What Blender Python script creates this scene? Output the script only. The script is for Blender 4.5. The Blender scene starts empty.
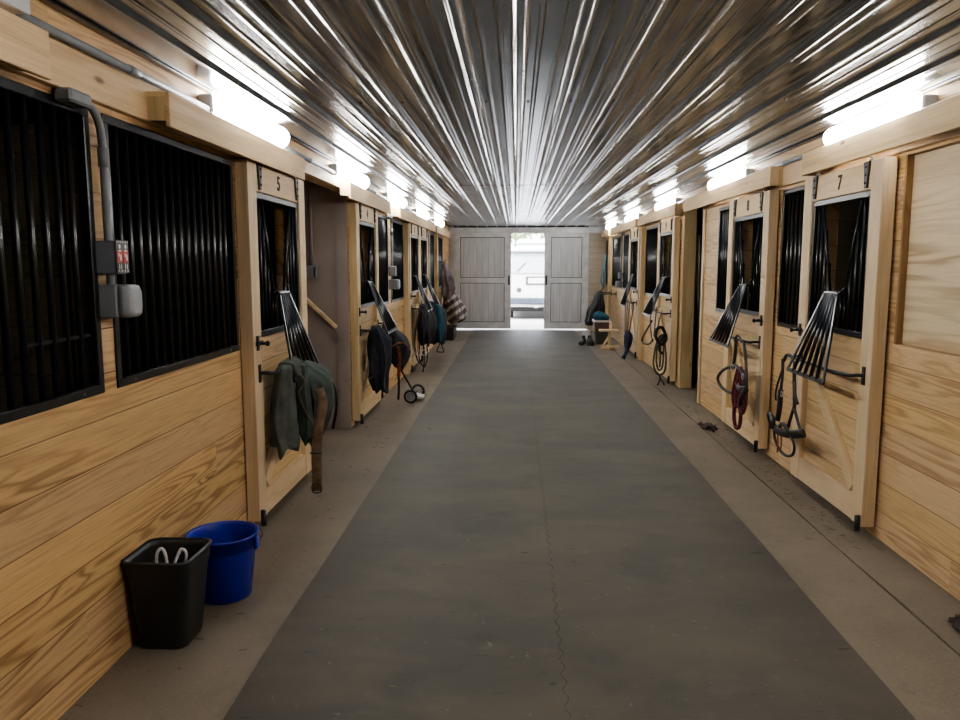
import bpy, bmesh, math, random
from mathutils import Vector, Matrix, noise
random.seed(7)
PI = math.pi
scene = bpy.context.scene
COL = scene.collection

# ------------------------------------------------------------------ materials
class NT:
    def __init__(s, name):
        s.m = bpy.data.materials.new(name); s.m.use_nodes = True
        s.t = s.m.node_tree; s.t.nodes.clear()
        s.out = s.t.nodes.new('ShaderNodeOutputMaterial')
    def n(s, kind, ins=None, **props):
        nd = s.t.nodes.new('ShaderNode' + kind)
        for k, v in props.items(): setattr(nd, k, v)
        for k, v in (ins or {}).items():
            sock = nd.inputs[k]
            if isinstance(v, bpy.types.NodeSocket): s.t.links.new(v, sock)
            else: sock.default_value = v
        return nd
    def math(s, op, a, b=0.0, clamp=False):
        nd = s.n('Math', {0: a, 1: b}, operation=op, use_clamp=clamp); return nd.outputs[0]
    def mix(s, f, a, b, blend='MIX'):
        nd = s.n('Mix', {0: f, 6: a, 7: b}, data_type='RGBA', blend_type=blend); return nd.outputs[2]
    def ramp(s, v, lo, hi):
        nd = s.n('MapRange', {0: v, 1: lo, 2: hi, 3: 0.0, 4: 1.0}, clamp=True, interpolation_type='SMOOTHSTEP'); return nd.outputs[0]
    def surf(s, sock): s.t.links.new(sock, s.out.inputs[0])
    def pbr(s, **k):
        nd = s.n('BsdfPrincipled', {a.replace('_', ' '): b for a, b in k.items()}); s.surf(nd.outputs[0]); return nd
def c4(c): return (c[0], c[1], c[2], 1.0)

def plain(name, col, rough=.6, metal=0.0, vary=.25, scale=14.0, bump=0.0, spec=.5):
    t = NT(name); tc = t.n('TexCoord')
    nz = t.n('TexNoise', {'Vector': tc.outputs['Object'], 'Scale': scale, 'Detail': 4.0})
    f = t.ramp(nz.outputs[0], .3, .7)
    d = tuple(x * (1 - vary) for x in col); l = tuple(min(1, x * (1 + vary * .6)) for x in col)
    kw = dict(Base_Color=t.mix(f, c4(d), c4(l)), Roughness=rough, Metallic=metal)
    if bump:
        b = t.n('Bump', {'Height': nz.outputs[0], 'Strength': bump, 'Distance': .01}); kw['Normal'] = b.outputs[0]
    p = t.pbr(**kw); p.inputs['Specular IOR Level'].default_value = spec
    return t.m

def pine(name, axes='yz', bw=0.0, off=0.0, light=(.62, .42, .20), dark=(.37, .205, .085), ringk=74.0, knots=.5, rough=.5, grain=1.0, ringmix=.75):
    """sawn pine: growth rings, fine grain, knots and (with bw) tongue and groove joints"""
    t = NT(name); tc = t.n('TexCoord'); oi = t.n('ObjectInfo')
    sp = t.n('SeparateXYZ', {0: tc.outputs['Object']})
    ax = {'x': sp.outputs[0], 'y': sp.outputs[1], 'z': sp.outputs[2]}
    al = ax[axes[0]]; ac = ax[axes[1]]; th = ax[[q for q in 'xyz' if q not in axes][0]]
    rnd = t.math('MULTIPLY', oi.outputs['Random'], 57.0)
    if bw:
        v = t.math('DIVIDE', t.math('ADD', ac, off), bw)
        idn = t.math('FLOOR', v); f = t.math('FRACT', v)
        # every board is cut to length: shift and split along the run
        w0 = t.n('TexWhiteNoise', {'W': t.math('ADD', idn, rnd)}, noise_dimensions='1D').outputs[0]
        seg = t.math('DIVIDE', t.math('ADD', al, t.math('MULTIPLY', w0, 3.6)), 3.6)
        sid = t.math('FLOOR', seg)
        w = t.n('TexWhiteNoise', {'W': t.math('ADD', t.math('ADD', idn, rnd), t.math('MULTIPLY', sid, 17.3))}, noise_dimensions='1D').outputs[0]
        ed = t.math('MULTIPLY', t.math('MINIMUM', f, t.math('SUBTRACT', 1.0, f)), bw)
        groove = t.ramp(ed, .0012, .0045)
    else:
        w = t.n('TexWhiteNoise', {'W': rnd}, noise_dimensions='1D').outputs[0]
        groove = None
    a = t.math('ADD', al, t.math('MULTIPLY', w, 31.0)); c = t.math('ADD', ac, t.math('MULTIPLY', w, 13.0))
    c2 = t.math('ADD', c, th)
    vec = t.n('CombineXYZ', {0: t.math('MULTIPLY', a, .5), 1: t.math('MULTIPLY', c2, 7.0), 2: t.math('MULTIPLY', w, 9.0)}).outputs[0]
    n1 = t.n('TexNoise', {'Vector': vec, 'Scale': 1.0, 'Detail': 2.5, 'Roughness': .45}).outputs[0]
    # knots bend the rings
    kv = t.n('CombineXYZ', {0: t.math('MULTIPLY', a, 1.7), 1: t.math('MULTIPLY', c2, 5.0), 2: t.math('MULTIPLY', w, 4.0)}).outputs[0]
    vo = t.n('TexVoronoi', {'Vector': kv, 'Scale': 1.0, 'Randomness': 1.0})
    gate = t.math('LESS_THAN', t.n('SeparateColor', {0: vo.outputs['Color']}).outputs[0], knots)
    kd = vo.outputs['Distance']
    bend = t.math('MULTIPLY', t.math('SUBTRACT', 1.0, t.ramp(kd, 0.0, .35)), t.math('MULTIPLY', gate, .12))
    ph = t.math('MULTIPLY', t.math('ADD', n1, bend), ringk)
    ring = t.math('ADD', t.math('MULTIPLY', t.math('SINE', ph), .5), .5)
    ring = t.math('POWER', ring, 2.2)
    big = t.n('TexNoise', {'Vector': t.n('CombineXYZ', {0: t.math('MULTIPLY', a, .5), 1: t.math('MULTIPLY', c2, 3.0), 2: w}).outputs[0], 'Scale': 1.0, 'Detail': 1.0}).outputs[0]
    amt = t.math('MULTIPLY', ring, t.math('ADD', t.math('MULTIPLY', t.ramp(big, .35, .65), ringmix), .12))
    fine = t.n('TexNoise', {'Vector': t.n('CombineXYZ', {0: t.math('MULTIPLY', a, 4.0), 1: t.math('MULTIPLY', c2, 150.0), 2: w}).outputs[0], 'Scale': 1.0, 'Detail': 3.0}).outputs[0]
    col = t.mix(amt, c4(light), c4(dark))
    col = t.mix(t.math('MULTIPLY', t.ramp(fine, .45, .75), .35 * grain), col, c4(tuple(x * .72 for x in dark)))
    tint = t.n('HueSaturation', {'Hue': t.math('ADD', .497, t.math('MULTIPLY', w, .008)), 'Saturation': t.math('ADD', .84, t.math('MULTIPLY', w, .12)), 'Value': t.math('ADD', .90, t.math('MULTIPLY', t.math('FRACT', t.math('MULTIPLY', w, 7.7)), .17)), 'Color': col}).outputs[0]
    km = t.math('MULTIPLY', t.math('SUBTRACT', 1.0, t.ramp(kd, .03, .085)), gate)
    col = t.mix(t.math('MULTIPLY', km, .85), tint, (.13, .055, .022, 1))
    h = fine
    if groove is not None:
        col = t.mix(groove, t.mix(.55, col, (.06, .03, .012, 1)), col)
        hl = t.math('MULTIPLY', t.ramp(f, .985 - .03, .975), t.math('SUBTRACT', 1.0, t.ramp(f, .975, .99)))  # painted highlight beside each joint, mixed into the board colour
        col = t.mix(t.math('MULTIPLY', hl, .35), col, c4(tuple(min(1, x * 1.2) for x in light)))
        h = t.math('ADD', t.math('MULTIPLY', groove, 3.0), t.math('MULTIPLY', fine, .25))
    b = t.n('Bump', {'Height': h, 'Strength': .35, 'Distance': .004})
    p = t.pbr(Base_Color=col, Roughness=rough, Normal=b.outputs[0]); p.inputs['Specular IOR Level'].default_value = .3
    return t.m

def concrete(name, ca, cb):
    t = NT(name); tc = t.n('TexCoord')
    big = t.n('TexNoise', {'Vector': tc.outputs['Object'], 'Scale': 1.3, 'Detail': 6.0, 'Roughness': .6}).outputs[0]
    fine = t.n('TexNoise', {'Vector': tc.outputs['Object'], 'Scale': 60.0, 'Detail': 4.0}).outputs[0]
    spot = t.n('TexNoise', {'Vector': tc.outputs['Object'], 'Scale': 7.0, 'Detail': 8.0, 'Roughness': .7}).outputs[0]
    col = t.mix(t.ramp(big, .3, .7), c4(ca), c4(cb))
    col = t.mix(t.math('MULTIPLY', t.ramp(spot, .55, .78), .45), col, c4(tuple(x * .55 for x in ca)))
    col = t.mix(t.math('MULTIPLY', t.ramp(fine, .4, .8), .3), col, c4(tuple(x * 1.35 for x in cb)))
    b = t.n('Bump', {'Height': t.math('ADD', fine, t.math('MULTIPLY', spot, 1.5)), 'Strength': .25, 'Distance': .006})
    p = t.pbr(Base_Color=col, Roughness=.75, Normal=b.outputs[0]); p.inputs['Specular IOR Level'].default_value = .35
    return t.m

def rubber(name):
    t = NT(name); tc = t.n('TexCoord')
    sp = t.n('SeparateXYZ', {0: tc.outputs['Object']})
    v = t.n('Mapping', {'Vector': tc.outputs['Object'], 'Scale': (1.0, 1.7, 1.0)}).outputs[0]
    big = t.n('TexNoise', {'Vector': v, 'Scale': 1.1, 'Detail': 7.0, 'Roughness': .62, 'Distortion': .3}).outputs[0]
    dust = t.n('TexNoise', {'Vector': v, 'Scale': 3.1, 'Detail': 8.0, 'Roughness': .68}).outputs[0]
    dark = t.n('TexNoise', {'Vector': t.n('Mapping', {'Vector': tc.outputs['Object'], 'Location': (5, 3, 0)}).outputs[0], 'Scale': 2.0, 'Detail': 6.0}).outputs[0]
    col = t.mix(t.ramp(big, .35, .68), (.053, .047, .036, 1), (.082, .068, .047, 1))
    col = t.mix(t.math('MULTIPLY', t.ramp(dust, .52, .75), .5), col, (.098, .083, .059, 1))
    col = t.mix(t.math('MULTIPLY', t.ramp(dark, .56, .72), .45), col, (.026, .026, .023, 1))
    sc = t.n('TexNoise', {'Vector': t.n('Mapping', {'Vector': tc.outputs['Object'], 'Scale': (5.0, 16.0, 1.0)}).outputs[0], 'Scale': 1.0, 'Detail': 3.0}).outputs[0]
    col = t.mix(t.math('MULTIPLY', t.ramp(sc, .69, .74), .7), col, (.016, .015, .013, 1))
    sp2 = t.n('TexNoise', {'Vector': tc.outputs['Object'], 'Scale': 26.0, 'Detail': 2.0}).outputs[0]
    col = t.mix(t.math('MULTIPLY', t.ramp(sp2, .70, .78), .5), col, (.16, .14, .11, 1))
    # moulded diamond-free button texture: fine square studs
    sx = t.math('SINE', t.math('MULTIPLY', sp.outputs[0], 2 * PI / .016)); sy = t.math('SINE', t.math('MULTIPLY', sp.outputs[1], 2 * PI / .016))
    stud = t.ramp(t.math('MULTIPLY', sx, sy), .0, .6)
    col = t.mix(t.math('MULTIPLY', stud, .16), col, (.11, .10, .08, 1))
    b = t.n('Bump', {'Height': t.math('ADD', stud, t.math('MULTIPLY', dust, 1.0)), 'Strength': .25, 'Distance': .003})
    p = t.pbr(Base_Color=col, Roughness=.62, Normal=b.outputs[0]); p.inputs['Specular IOR Level'].default_value = .35
    return t.m

def steel_liner(name):
    t = NT(name); tc = t.n('TexCoord')
    v = t.n('Mapping', {'Vector': tc.outputs['Object'], 'Scale': (3.0, .8, 1.0)}).outputs[0]
    nz = t.n('TexNoise', {'Vector': v, 'Scale': 2.2, 'Detail': 5.0, 'Roughness': .6}).outputs[0]
    sm = t.n('TexNoise', {'Vector': tc.outputs['Object'], 'Scale': 18.0, 'Detail': 3.0}).outputs[0]
    col = t.mix(t.ramp(nz, .35, .7), (.41, .45, .51, 1), (.53, .57, .63, 1))
    r = t.math('ADD', .15, t.math('MULTIPLY', t.ramp(nz, .3, .7), .08))
    b = t.n('Bump', {'Height': t.math('ADD', nz, t.math('MULTIPLY', sm, .15)), 'Strength': .05, 'Distance': .02})
    t.pbr(Base_Color=col, Roughness=r, Metallic=1.0, Normal=b.outputs[0])
    return t.m

def plaid(name):
    t = NT(name); tc = t.n('TexCoord'); sp = t.n('SeparateXYZ', {0: tc.outputs['Object']})
    u = t.math('FRACT', t.math('MULTIPLY', t.math('ADD', sp.outputs[1], sp.outputs[0]), 5.5)); w = t.math('FRACT', t.math('MULTIPLY', t.math('SUBTRACT', sp.outputs[2], t.math('MULTIPLY', sp.outputs[0], .7)), 5.5))
    a = t.math('LESS_THAN', u, .4); b = t.math('LESS_THAN', w, .45)
    col = t.mix(t.math('MULTIPLY', b, .85), (.10, .08, .075, 1), (.55, .48, .42, 1))
    col = t.mix(t.math('MULTIPLY', a, .55), col, (.04, .035, .04, 1))
    t.pbr(Base_Color=col, Roughness=.9)
    return t.m

def emitter(name, strength, col=(1.0, .985, .95)):
    t = NT(name); tc = t.n('TexCoord')
    nz = t.n('TexNoise', {'Vector': tc.outputs['Object'], 'Scale': 2.0}).outputs[0]
    e = t.n('Emission', {'Color': c4(col), 'Strength': t.math('ADD', strength * .95, t.math('MULTIPLY', nz, strength * .1))})
    t.surf(e.outputs[0]); return t.m

def leaf_mat(name):
    t = NT(name); oi = t.n('TexCoord')
    nz = t.n('TexNoise', {'Vector': oi.outputs['Object'], 'Scale': 1.7, 'Detail': 3.0}).outputs[0]
    t.pbr(Base_Color=t.mix(t.ramp(nz, .3, .7), (.16, .24, .10, 1), (.38, .47, .25, 1)), Roughness=.7)
    return t.m

M = {}
M['board'] = pine('pine_wall_boards', 'yz', .171, .046, light=(.60, .375, .155), dark=(.31, .16, .055), ringmix=.9, knots=.62)
M['board_r'] = pine('pine_wall_boards_right', 'yz', .170, .005, light=(.63, .42, .195), dark=(.40, .225, .09), knots=.6)
M['beam'] = pine('pine_beam', 'yz', light=(.66, .46, .235), dark=(.48, .29, .13), ringk=30, knots=.35, ringmix=.5)
M['stile'] = pine('pine_upright', 'zx', light=(.69, .52, .30), dark=(.52, .355, .175), ringk=26, knots=.3, ringmix=.5)
M['post'] = pine('pine_post', 'zy', light=(.60, .44, .245), dark=(.43, .29, .14), ringk=26, knots=.35, ringmix=.55)
M['rail'] = pine('pine_rail', 'xz', light=(.69, .51, .285), dark=(.53, .36, .175), ringk=26, knots=.3, ringmix=.5)
M['doorboard'] = pine('pine_door_boards', 'xz', .171, .046, light=(.64, .435, .21), dark=(.46, .275, .115), ringk=50, ringmix=.6, knots=.6)
M['ply'] = pine('plywood_sheet', 'yz', light=(.69, .54, .32), dark=(.44, .30, .14), ringk=44, knots=.1, grain=.6, ringmix=.9)
M['jamb'] = pine('brown_jamb', 'zx', light=(.36, .21, .09), dark=(.24, .13, .05), ringk=30)
M['dark_wood'] = pine('stall_lining', 'yz', .19, 0, light=(.085, .066, .042), dark=(.045, .035, .02))  # stall woods coloured dark so the interior reads as unlit
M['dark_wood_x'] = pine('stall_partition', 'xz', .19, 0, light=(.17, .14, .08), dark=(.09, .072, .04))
M['concrete'] = concrete('aisle_concrete', (.138, .113, .083), (.185, .152, .113))
M['ground'] = concrete('yard_gravel', (.52, .49, .45), (.66, .63, .58))
M['rubber'] = rubber('rubber_mat')
M['liner'] = steel_liner('galvanised_liner')
M['black'] = plain('black_powder_coat', (.011, .013, .017), .28, 0, .2, spec=.5)
M['black_iron'] = plain('black_iron', (.015, .015, .016), .45)
M['zinc'] = plain('zinc_bolt', (.6, .6, .62), .3, 1.0)
M['track'] = plain('track_steel', (.22, .21, .2), .4, .9)
M['pvc'] = plain('grey_pvc', (.20, .215, .235), .5, 0, .08)
M['pvc_light'] = plain('pale_grey_cover', (.30, .32, .34), .35, 0, .08)
M['white_metal'] = plain('white_box', (.5, .5, .52), .5, 0, .08)
M['mauve'] = plain('mauve_panel', (.30, .25, .225), .7, 0, .1, 3.0)
M['grey_door'] = None
M['number'] = plain('burnt_number', (.05, .03, .015), .8)
M['blackplastic'] = plain('black_bin_plastic', (.022, .023, .023), .42, 0, .3, 6.0)
M['blueplastic'] = plain('blue_bucket_plastic', (.008, .018, .30), .35, 0, .12, 4.0)
M['whitecord'] = plain('white_cord', (.7, .7, .7), .8)
M['canvas'] = plain('green_canvas', (.040, .056, .047), .85, 0, .4, 9.0, .3)
M['canvas_grey'] = plain('grey_green_wool', (.075, .085, .072), .95, 0, .3, 9.0, .3)
M['navy'] = plain('navy_fabric', (.013, .016, .026), .85, 0, .4, 9.0, .3)
M['charcoal'] = plain('charcoal_fabric', (.020, .020, .022), .9, 0, .4, 9.0, .3)
M['teal'] = plain('teal_fabric', (.014, .085, .13), .8, 0, .35, 9.0, .3)
M['mauvecloth'] = plain('mauve_fleece', (.14, .105, .11), .95, 0, .3, 9.0, .3)
M['leather'] = plain('brown_leather', (.16, .10, .06), .6, 0, .4, 20.0)
M['tan_leather'] = plain('rusty_leather', (.25, .085, .035), .6, 0, .3, 20.0)
M['dark_leather'] = plain('black_leather', (.022, .017, .015), .5, 0, .3, 20.0)
M['burgundy'] = plain('burgundy_rope', (.12, .018, .032), .85, 0, .35, 40.0, .4)
M['navyrope'] = plain('navy_webbing', (.012, .016, .055), .8)
M['olive_rope'] = plain('olive_rope', (.10, .09, .07), .85)
M['plaid'] = plaid('plaid_wool')
M['teal_grey'] = plain('teal_grey_rope', (.10, .17, .18), .85)
M['tire'] = plain('rubber_tyre', (.018, .018, .018), .7)
M['alu'] = plain('pale_hub', (.5, .5, .5), .4, .3)
M['crate'] = plain('dark_green_crate', (.045, .05, .036), .6)
M['crate_b'] = plain('brown_crate', (.11, .055, .045), .6)
M['greywhite'] = plain('off_white_plastic', (.55, .54, .52), .5, 0, .1)
M['red'] = plain('red_print', (.55, .06, .05), .5)
M['white'] = plain('white_print', (.75, .74, .70), .5)
M['light'] = emitter('lit_diffuser', 75.0)
M['carpaint'] = plain('white_car_paint', (.80, .80, .80), .25, 0, .02)
M['carglass'] = plain('car_glass', (.52, .57, .60), .1, 0, .05, spec=.8)  # pale base colour stands in for sky reflected in the window
M['cargrey'] = plain('blue_grey_bumper', (.06, .075, .105), .55)
M['leaf'] = leaf_mat('tree_leaves')
M['bark'] = plain('bark', (.09, .065, .045), .9)
M['hay'] = plain('straw_and_dirt', (.17, .12, .06), .9)
M['dung'] = plain('dark_brown_lump', (.035, .022, .016), .9, 0, .4, 20, .5)
def greyboards():
    t = NT('grey_painted_boards'); tc = t.n('TexCoord'); sp = t.n('SeparateXYZ', {0: tc.outputs['Object']})
    v = t.math('DIVIDE', sp.outputs[0], .145); f = t.math('FRACT', v)
    w = t.n('TexWhiteNoise', {'W': t.math('FLOOR', v)}, noise_dimensions='1D').outputs[0]
    g = t.ramp(t.math('MINIMUM', f, t.math('SUBTRACT', 1.0, f)), .01, .04)
    nz = t.n('TexNoise', {'Vector': t.n('Mapping', {'Vector': tc.outputs['Object'], 'Scale': (14, 14, 1.2)}).outputs[0], 'Scale': 1.5, 'Detail': 5.0}).outputs[0]
    col = t.mix(t.ramp(nz, .35, .75), (.50, .505, .52, 1), (.62, .625, .64, 1))
    col = t.mix(t.math('MULTIPLY', w, .2), col, (.44, .44, .45, 1))
    col = t.mix(g, t.mix(.45, col, (.12, .11, .10, 1)), col)
    t.pbr(Base_Color=col, Roughness=.7); return t.m
M['grey_door'] = greyboards()
M['shade_backing'] = plain('gap_shade', (.05, .045, .04), .9)  # dark colour standing in for the shadow gaps around the door boards
M['grey_trim'] = plain('grey_painted_trim', (.60, .605, .62), .7, 0, .15, 5.0)

# ------------------------------------------------------------------ mesh builder
def cr(pts, k=6, closed=False):
    """Catmull-Rom resampling"""
    P = [Vector(p) for p in pts]; n = len(P); out = []
    rng = range(n) if closed else range(n - 1)
    for i in rng:
        p0 = P[(i - 1) % n] if (closed or i > 0) else P[0] * 2 - P[1]
        p1 = P[i]; p2 = P[(i + 1) % n]
        p3 = P[(i + 2) % n] if (closed or i + 2 < n) else P[n - 1] * 2 - P[n - 2]
        for j in range(k):
            t = j / k
            out.append(.5 * ((2 * p1) + (p2 - p0) * t + (2 * p0 - 5 * p1 + 4 * p2 - p3) * t * t + (3 * p1 - p0 - 3 * p2 + p3) * t ** 3))
    if not closed: out.append(P[-1])
    return out

class MB:
    def __init__(s): s.bm = bmesh.new()
    def hexa(s, vs):
        v = [s.bm.verts.new(p) for p in vs]
        for f in ((0, 3, 2, 1), (4, 5, 6, 7), (0, 1, 5, 4), (1, 2, 6, 5), (2, 3, 7, 6), (3, 0, 4, 7)):
            s.bm.faces.new([v[i] for i in f])
        return s
    def box(s, x0, x1, y0, y1, z0, z1):
        x0, x1 = sorted((x0, x1)); y0, y1 = sorted((y0, y1)); z0, z1 = sorted((z0, z1))
        return s.hexa([(x0, y0, z0), (x1, y0, z0), (x1, y1, z0), (x0, y1, z0), (x0, y0, z1), (x1, y0, z1), (x1, y1, z1), (x0, y1, z1)])
    def bar(s, a, b, w, t, nref=(0, 1, 0)):
        """rectangular bar from a to b, w across, t along nref"""
        a = Vector(a); b = Vector(b); d = (b - a).normalized(); n = Vector(nref); n = (n - d * n.dot(d)).normalized(); q = d.cross(n)
        vs = []
        for p in (a, b):
            for sx, sy in ((-1, -1), (1, -1), (1, 1), (-1, 1)): vs.append(p + q * (sx * w / 2) + n * (sy * t / 2))
        return s.hexa(vs)
    def tube(s, pts, r, n=8, closed=False, flat=None, caps=True):
        P = [Vector(p) for p in pts]; m = len(P); rings = []
        prevn = None
        for i, p in enumerate(P):
            if closed: d = P[(i + 1) % m] - P[i - 1]
            else: d = P[min(i + 1, m - 1)] - P[max(i - 1, 0)]
            if d.length < 1e-9: d = Vector((0, 0, 1))
            d.normalize()
            if flat: ref = Vector(flat[2])
            else: ref = prevn if prevn is not None else (Vector((0, 0, 1)) if abs(d.z) < .9 else Vector((0, 1, 0)))
            nn = ref - d * ref.dot(d)
            if nn.length < 1e-5: nn = d.orthogonal()
            nn.normalize(); prevn = nn; b = d.cross(nn)
            rr = r[i] if isinstance(r, (list, tuple)) else r
            ring = []
            for k in range(n):
                a = 2 * PI * k / n
                if flat: q = p + b * (math.cos(a) * flat[0] / 2) + nn * (math.sin(a) * flat[1] / 2)
                else: q = p + b * (math.cos(a) * rr) + nn * (math.sin(a) * rr)
                ring.append(s.bm.verts.new(q))
            rings.append(ring)
        for i in range(m if closed else m - 1):
            A, B = rings[i], rings[(i + 1) % m]
            for k in range(n):
                f = s.bm.faces.new((A[k], A[(k + 1) % n], B[(k + 1) % n], B[k])); f.smooth = True
        if caps and not closed:
            s.bm.faces.new(rings[0]); s.bm.faces.new(rings[-1])
        return s
    def cyl(s, a, b, r, n=12, r2=None):
        a = Vector(a); b = Vector(b)
        return s.tube([a, b], [r, r if r2 is None else r2], n)
    def lathe(s, prof, c, axis='z', n=28):
        """profile of (radius, height) turned about an axis through c"""
        c = Vector(c); rings = []
        for r, h in prof:
            ring = []
            for k in range(n):
                a = 2 * PI * k / n; u, v = r * math.cos(a), r * math.sin(a)
                q = {'z': (u, v, h), 'x': (h, u, v), 'y': (u, h, v)}[axis]
                ring.append(s.bm.verts.new(c + Vector(q)))
            rings.append(ring)
        for A, B in zip(rings[:-1], rings[1:]):
            for k in range(n):
                f = s.bm.faces.new((A[k], A[(k + 1) % n], B[(k + 1) % n], B[k])); f.smooth = True
        s.bm.faces.new(rings[0]); s.bm.faces.new(rings[-1])
        return s
    def loft(s, rings, cap=(True, True), smooth=True):
        R = [[s.bm.verts.new(p) for p in r] for r in rings]; n = len(R[0])
        for A, B in zip(R[:-1], R[1:]):
            for k in range(n):
                f = s.bm.faces.new((A[k], A[(k + 1) % n], B[(k + 1) % n], B[k])); f.smooth = smooth
        if cap[0]: s.bm.faces.new(R[0])
        if cap[1]: s.bm.faces.new(R[-1])
        return s
    def grid(s, fn, nu, nv):
        V = [[s.bm.verts.new(fn(i / nu, j / nv)) for j in range(nv + 1)] for i in range(nu + 1)]
        for i in range(nu):
            for j in range(nv):
                f = s.bm.faces.new((V[i][j], V[i + 1][j], V[i + 1][j + 1], V[i][j + 1])); f.smooth = True
        return s
    def lump(s, secs, folds=7, amp=.16, seed=0, rows=26, n=44):
        """soft hanging bundle: elliptical sections (x,y,z,rx,ry) from top to bottom, creased into folds"""
        P = cr([q[:3] for q in secs], 8); Rr = cr([(q[3], q[4], 0) for q in secs], 8); m = len(P); rings = []
        for i, (p, r) in enumerate(zip(P, Rr)):
            v = i / (m - 1); ring = []
            for k in range(n):
                a = 2 * PI * k / n
                ph = folds * a + seed + 1.6 * math.sin(2.6 * v + seed) + 2.2 * noise.noise(Vector((math.cos(a) + seed, math.sin(a), v * 2.5)))
                f = 1 + amp * (.55 + .6 * v) * (1.1 - 2.0 * abs(math.sin(ph / 2)) ** .7 + .4) + amp * 1.1 * noise.noise(Vector((math.cos(a) * 1.5 + seed, math.sin(a) * 1.5, v * 4.5)))
                f += amp * .45 * noise.noise(Vector((math.cos(a) * 4 + seed, math.sin(a) * 4 + v * 5, v * 11)))
                hem = 0
                if v > .8: hem = .10 * noise.noise(Vector((math.cos(a) * 1.6 + seed * 2, math.sin(a) * 1.6, 3))) * (v - .8) / .2
                ring.append((p.x + r.x * f * math.cos(a), p.y + r.y * f * math.sin(a), p.z + hem))
            rings.append(ring)
        return s.loft(rings)
    def build(s, name, mat, parent=None, origin=None, bevel=0.0, solid=0.0, sub=0):
        bm = s.bm
        bmesh.ops.recalc_face_normals(bm, faces=bm.faces[:])
        if parent is not None: o0 = Vector(parent.get('_o', (0, 0, 0)))
        elif origin is not None: o0 = Vector(origin)
        else: o0 = Vector((0, 0, 0))
        if o0.length: bmesh.ops.translate(bm, verts=bm.verts[:], vec=-o0)
        me = bpy.data.meshes.new(name); bm.to_mesh(me); bm.free()
        me.materials.append(mat)
        o = bpy.data.objects.new(name, me); COL.objects.link(o)
        if parent is not None:
            o.parent = parent
            o['_o'] = tuple(o0)
            if parent.type == 'MESH': pass
        else: o.location = o0
        if parent is None: o['_o'] = tuple(o0)
        if solid: md = o.modifiers.new('thickness', 'SOLIDIFY'); md.thickness = solid; md.offset = 0
        if bevel: md = o.modifiers.new('eased_edges', 'BEVEL'); md.width = bevel; md.segments = 1; md.limit_method = 'ANGLE'
        if sub: md = o.modifiers.new('smooth', 'SUBSURF'); md.levels = sub; md.render_levels = sub
        return o

def tag(o, label, cat, group=None, kind=None):
    if label: o['label'] = label
    if cat: o['category'] = cat
    if group: o['group'] = group
    o['kind'] = kind or 'thing'
    return o
def thing(name, label, cat, loc=(0, 0, 0), group=None):
    o = bpy.data.objects.new(name, None); COL.objects.link(o); o.location = loc; o['_o'] = tuple(loc); o.empty_display_size = .1
    return tag(o, label, cat, group)
def struct(name, mb, mat, bevel=0.0):
    o = mb.build(name, mat, bevel=bevel); o['kind'] = 'structure'; return o
def text_mesh(name, body, size, mat, parent, loc, rot, depth=.0015, label=None):
    cu = bpy.data.curves.new('t', 'FONT'); cu.body = body; cu.size = size; cu.extrude = depth; cu.align_x = 'CENTER'; cu.align_y = 'CENTER'; cu.offset = .002
    tmp = bpy.data.objects.new('t', cu); COL.objects.link(tmp)
    dg = bpy.context.evaluated_depsgraph_get(); me = bpy.data.meshes.new_from_object(tmp.evaluated_get(dg))
    bpy.data.objects.remove(tmp); bpy.data.curves.remove(cu)
    me.name = name; me.materials.clear(); me.materials.append(mat)
    o = bpy.data.objects.new(name, me); COL.objects.link(o); o.parent = parent; o.location = loc; o.rotation_euler = rot
    if label: o['label'] = label
    return o

# ------------------------------------------------------------------ dimensions of the aisle
XL, XR = -1.58, 2.09           # faces of the stall walls
Y0, Y1 = -2.6, 18.35           # near and far end walls
ZC = 2.445                     # ceiling liner
WT = .10                       # wall thickness
BEAM0, BEAM1 = 2.165, 2.315

# ------------------------------------------------------------------ floor
m = MB()
m.box(-4.7, 1.795, Y0, Y1 + .25, -.12, 0)
# broken joint along the right: the narrow strip is cast separately
bm_pts = [Y0 + (Y1 + .25 - Y0) * i / 70 for i in range(71)]
def wob(y): return 1.808 + .014 * noise.noise(Vector((y * 1.3, 2, 0))) + .006 * noise.noise(Vector((y * 6, 5, 0)))
for a, b in zip(bm_pts[:-1], bm_pts[1:]):
    m.hexa([(wob(a), a, -.12), (5.2, a, -.12), (5.2, b, -.12), (wob(b), b, -.12), (wob(a), a, -.003), (5.2, a, -.003), (5.2, b, -.003), (wob(b), b, -.003)])
m.box(1.75, 1.9, Y0, Y1 + .25, -.14, -.045)
struct('floor', m, M['concrete'])

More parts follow.
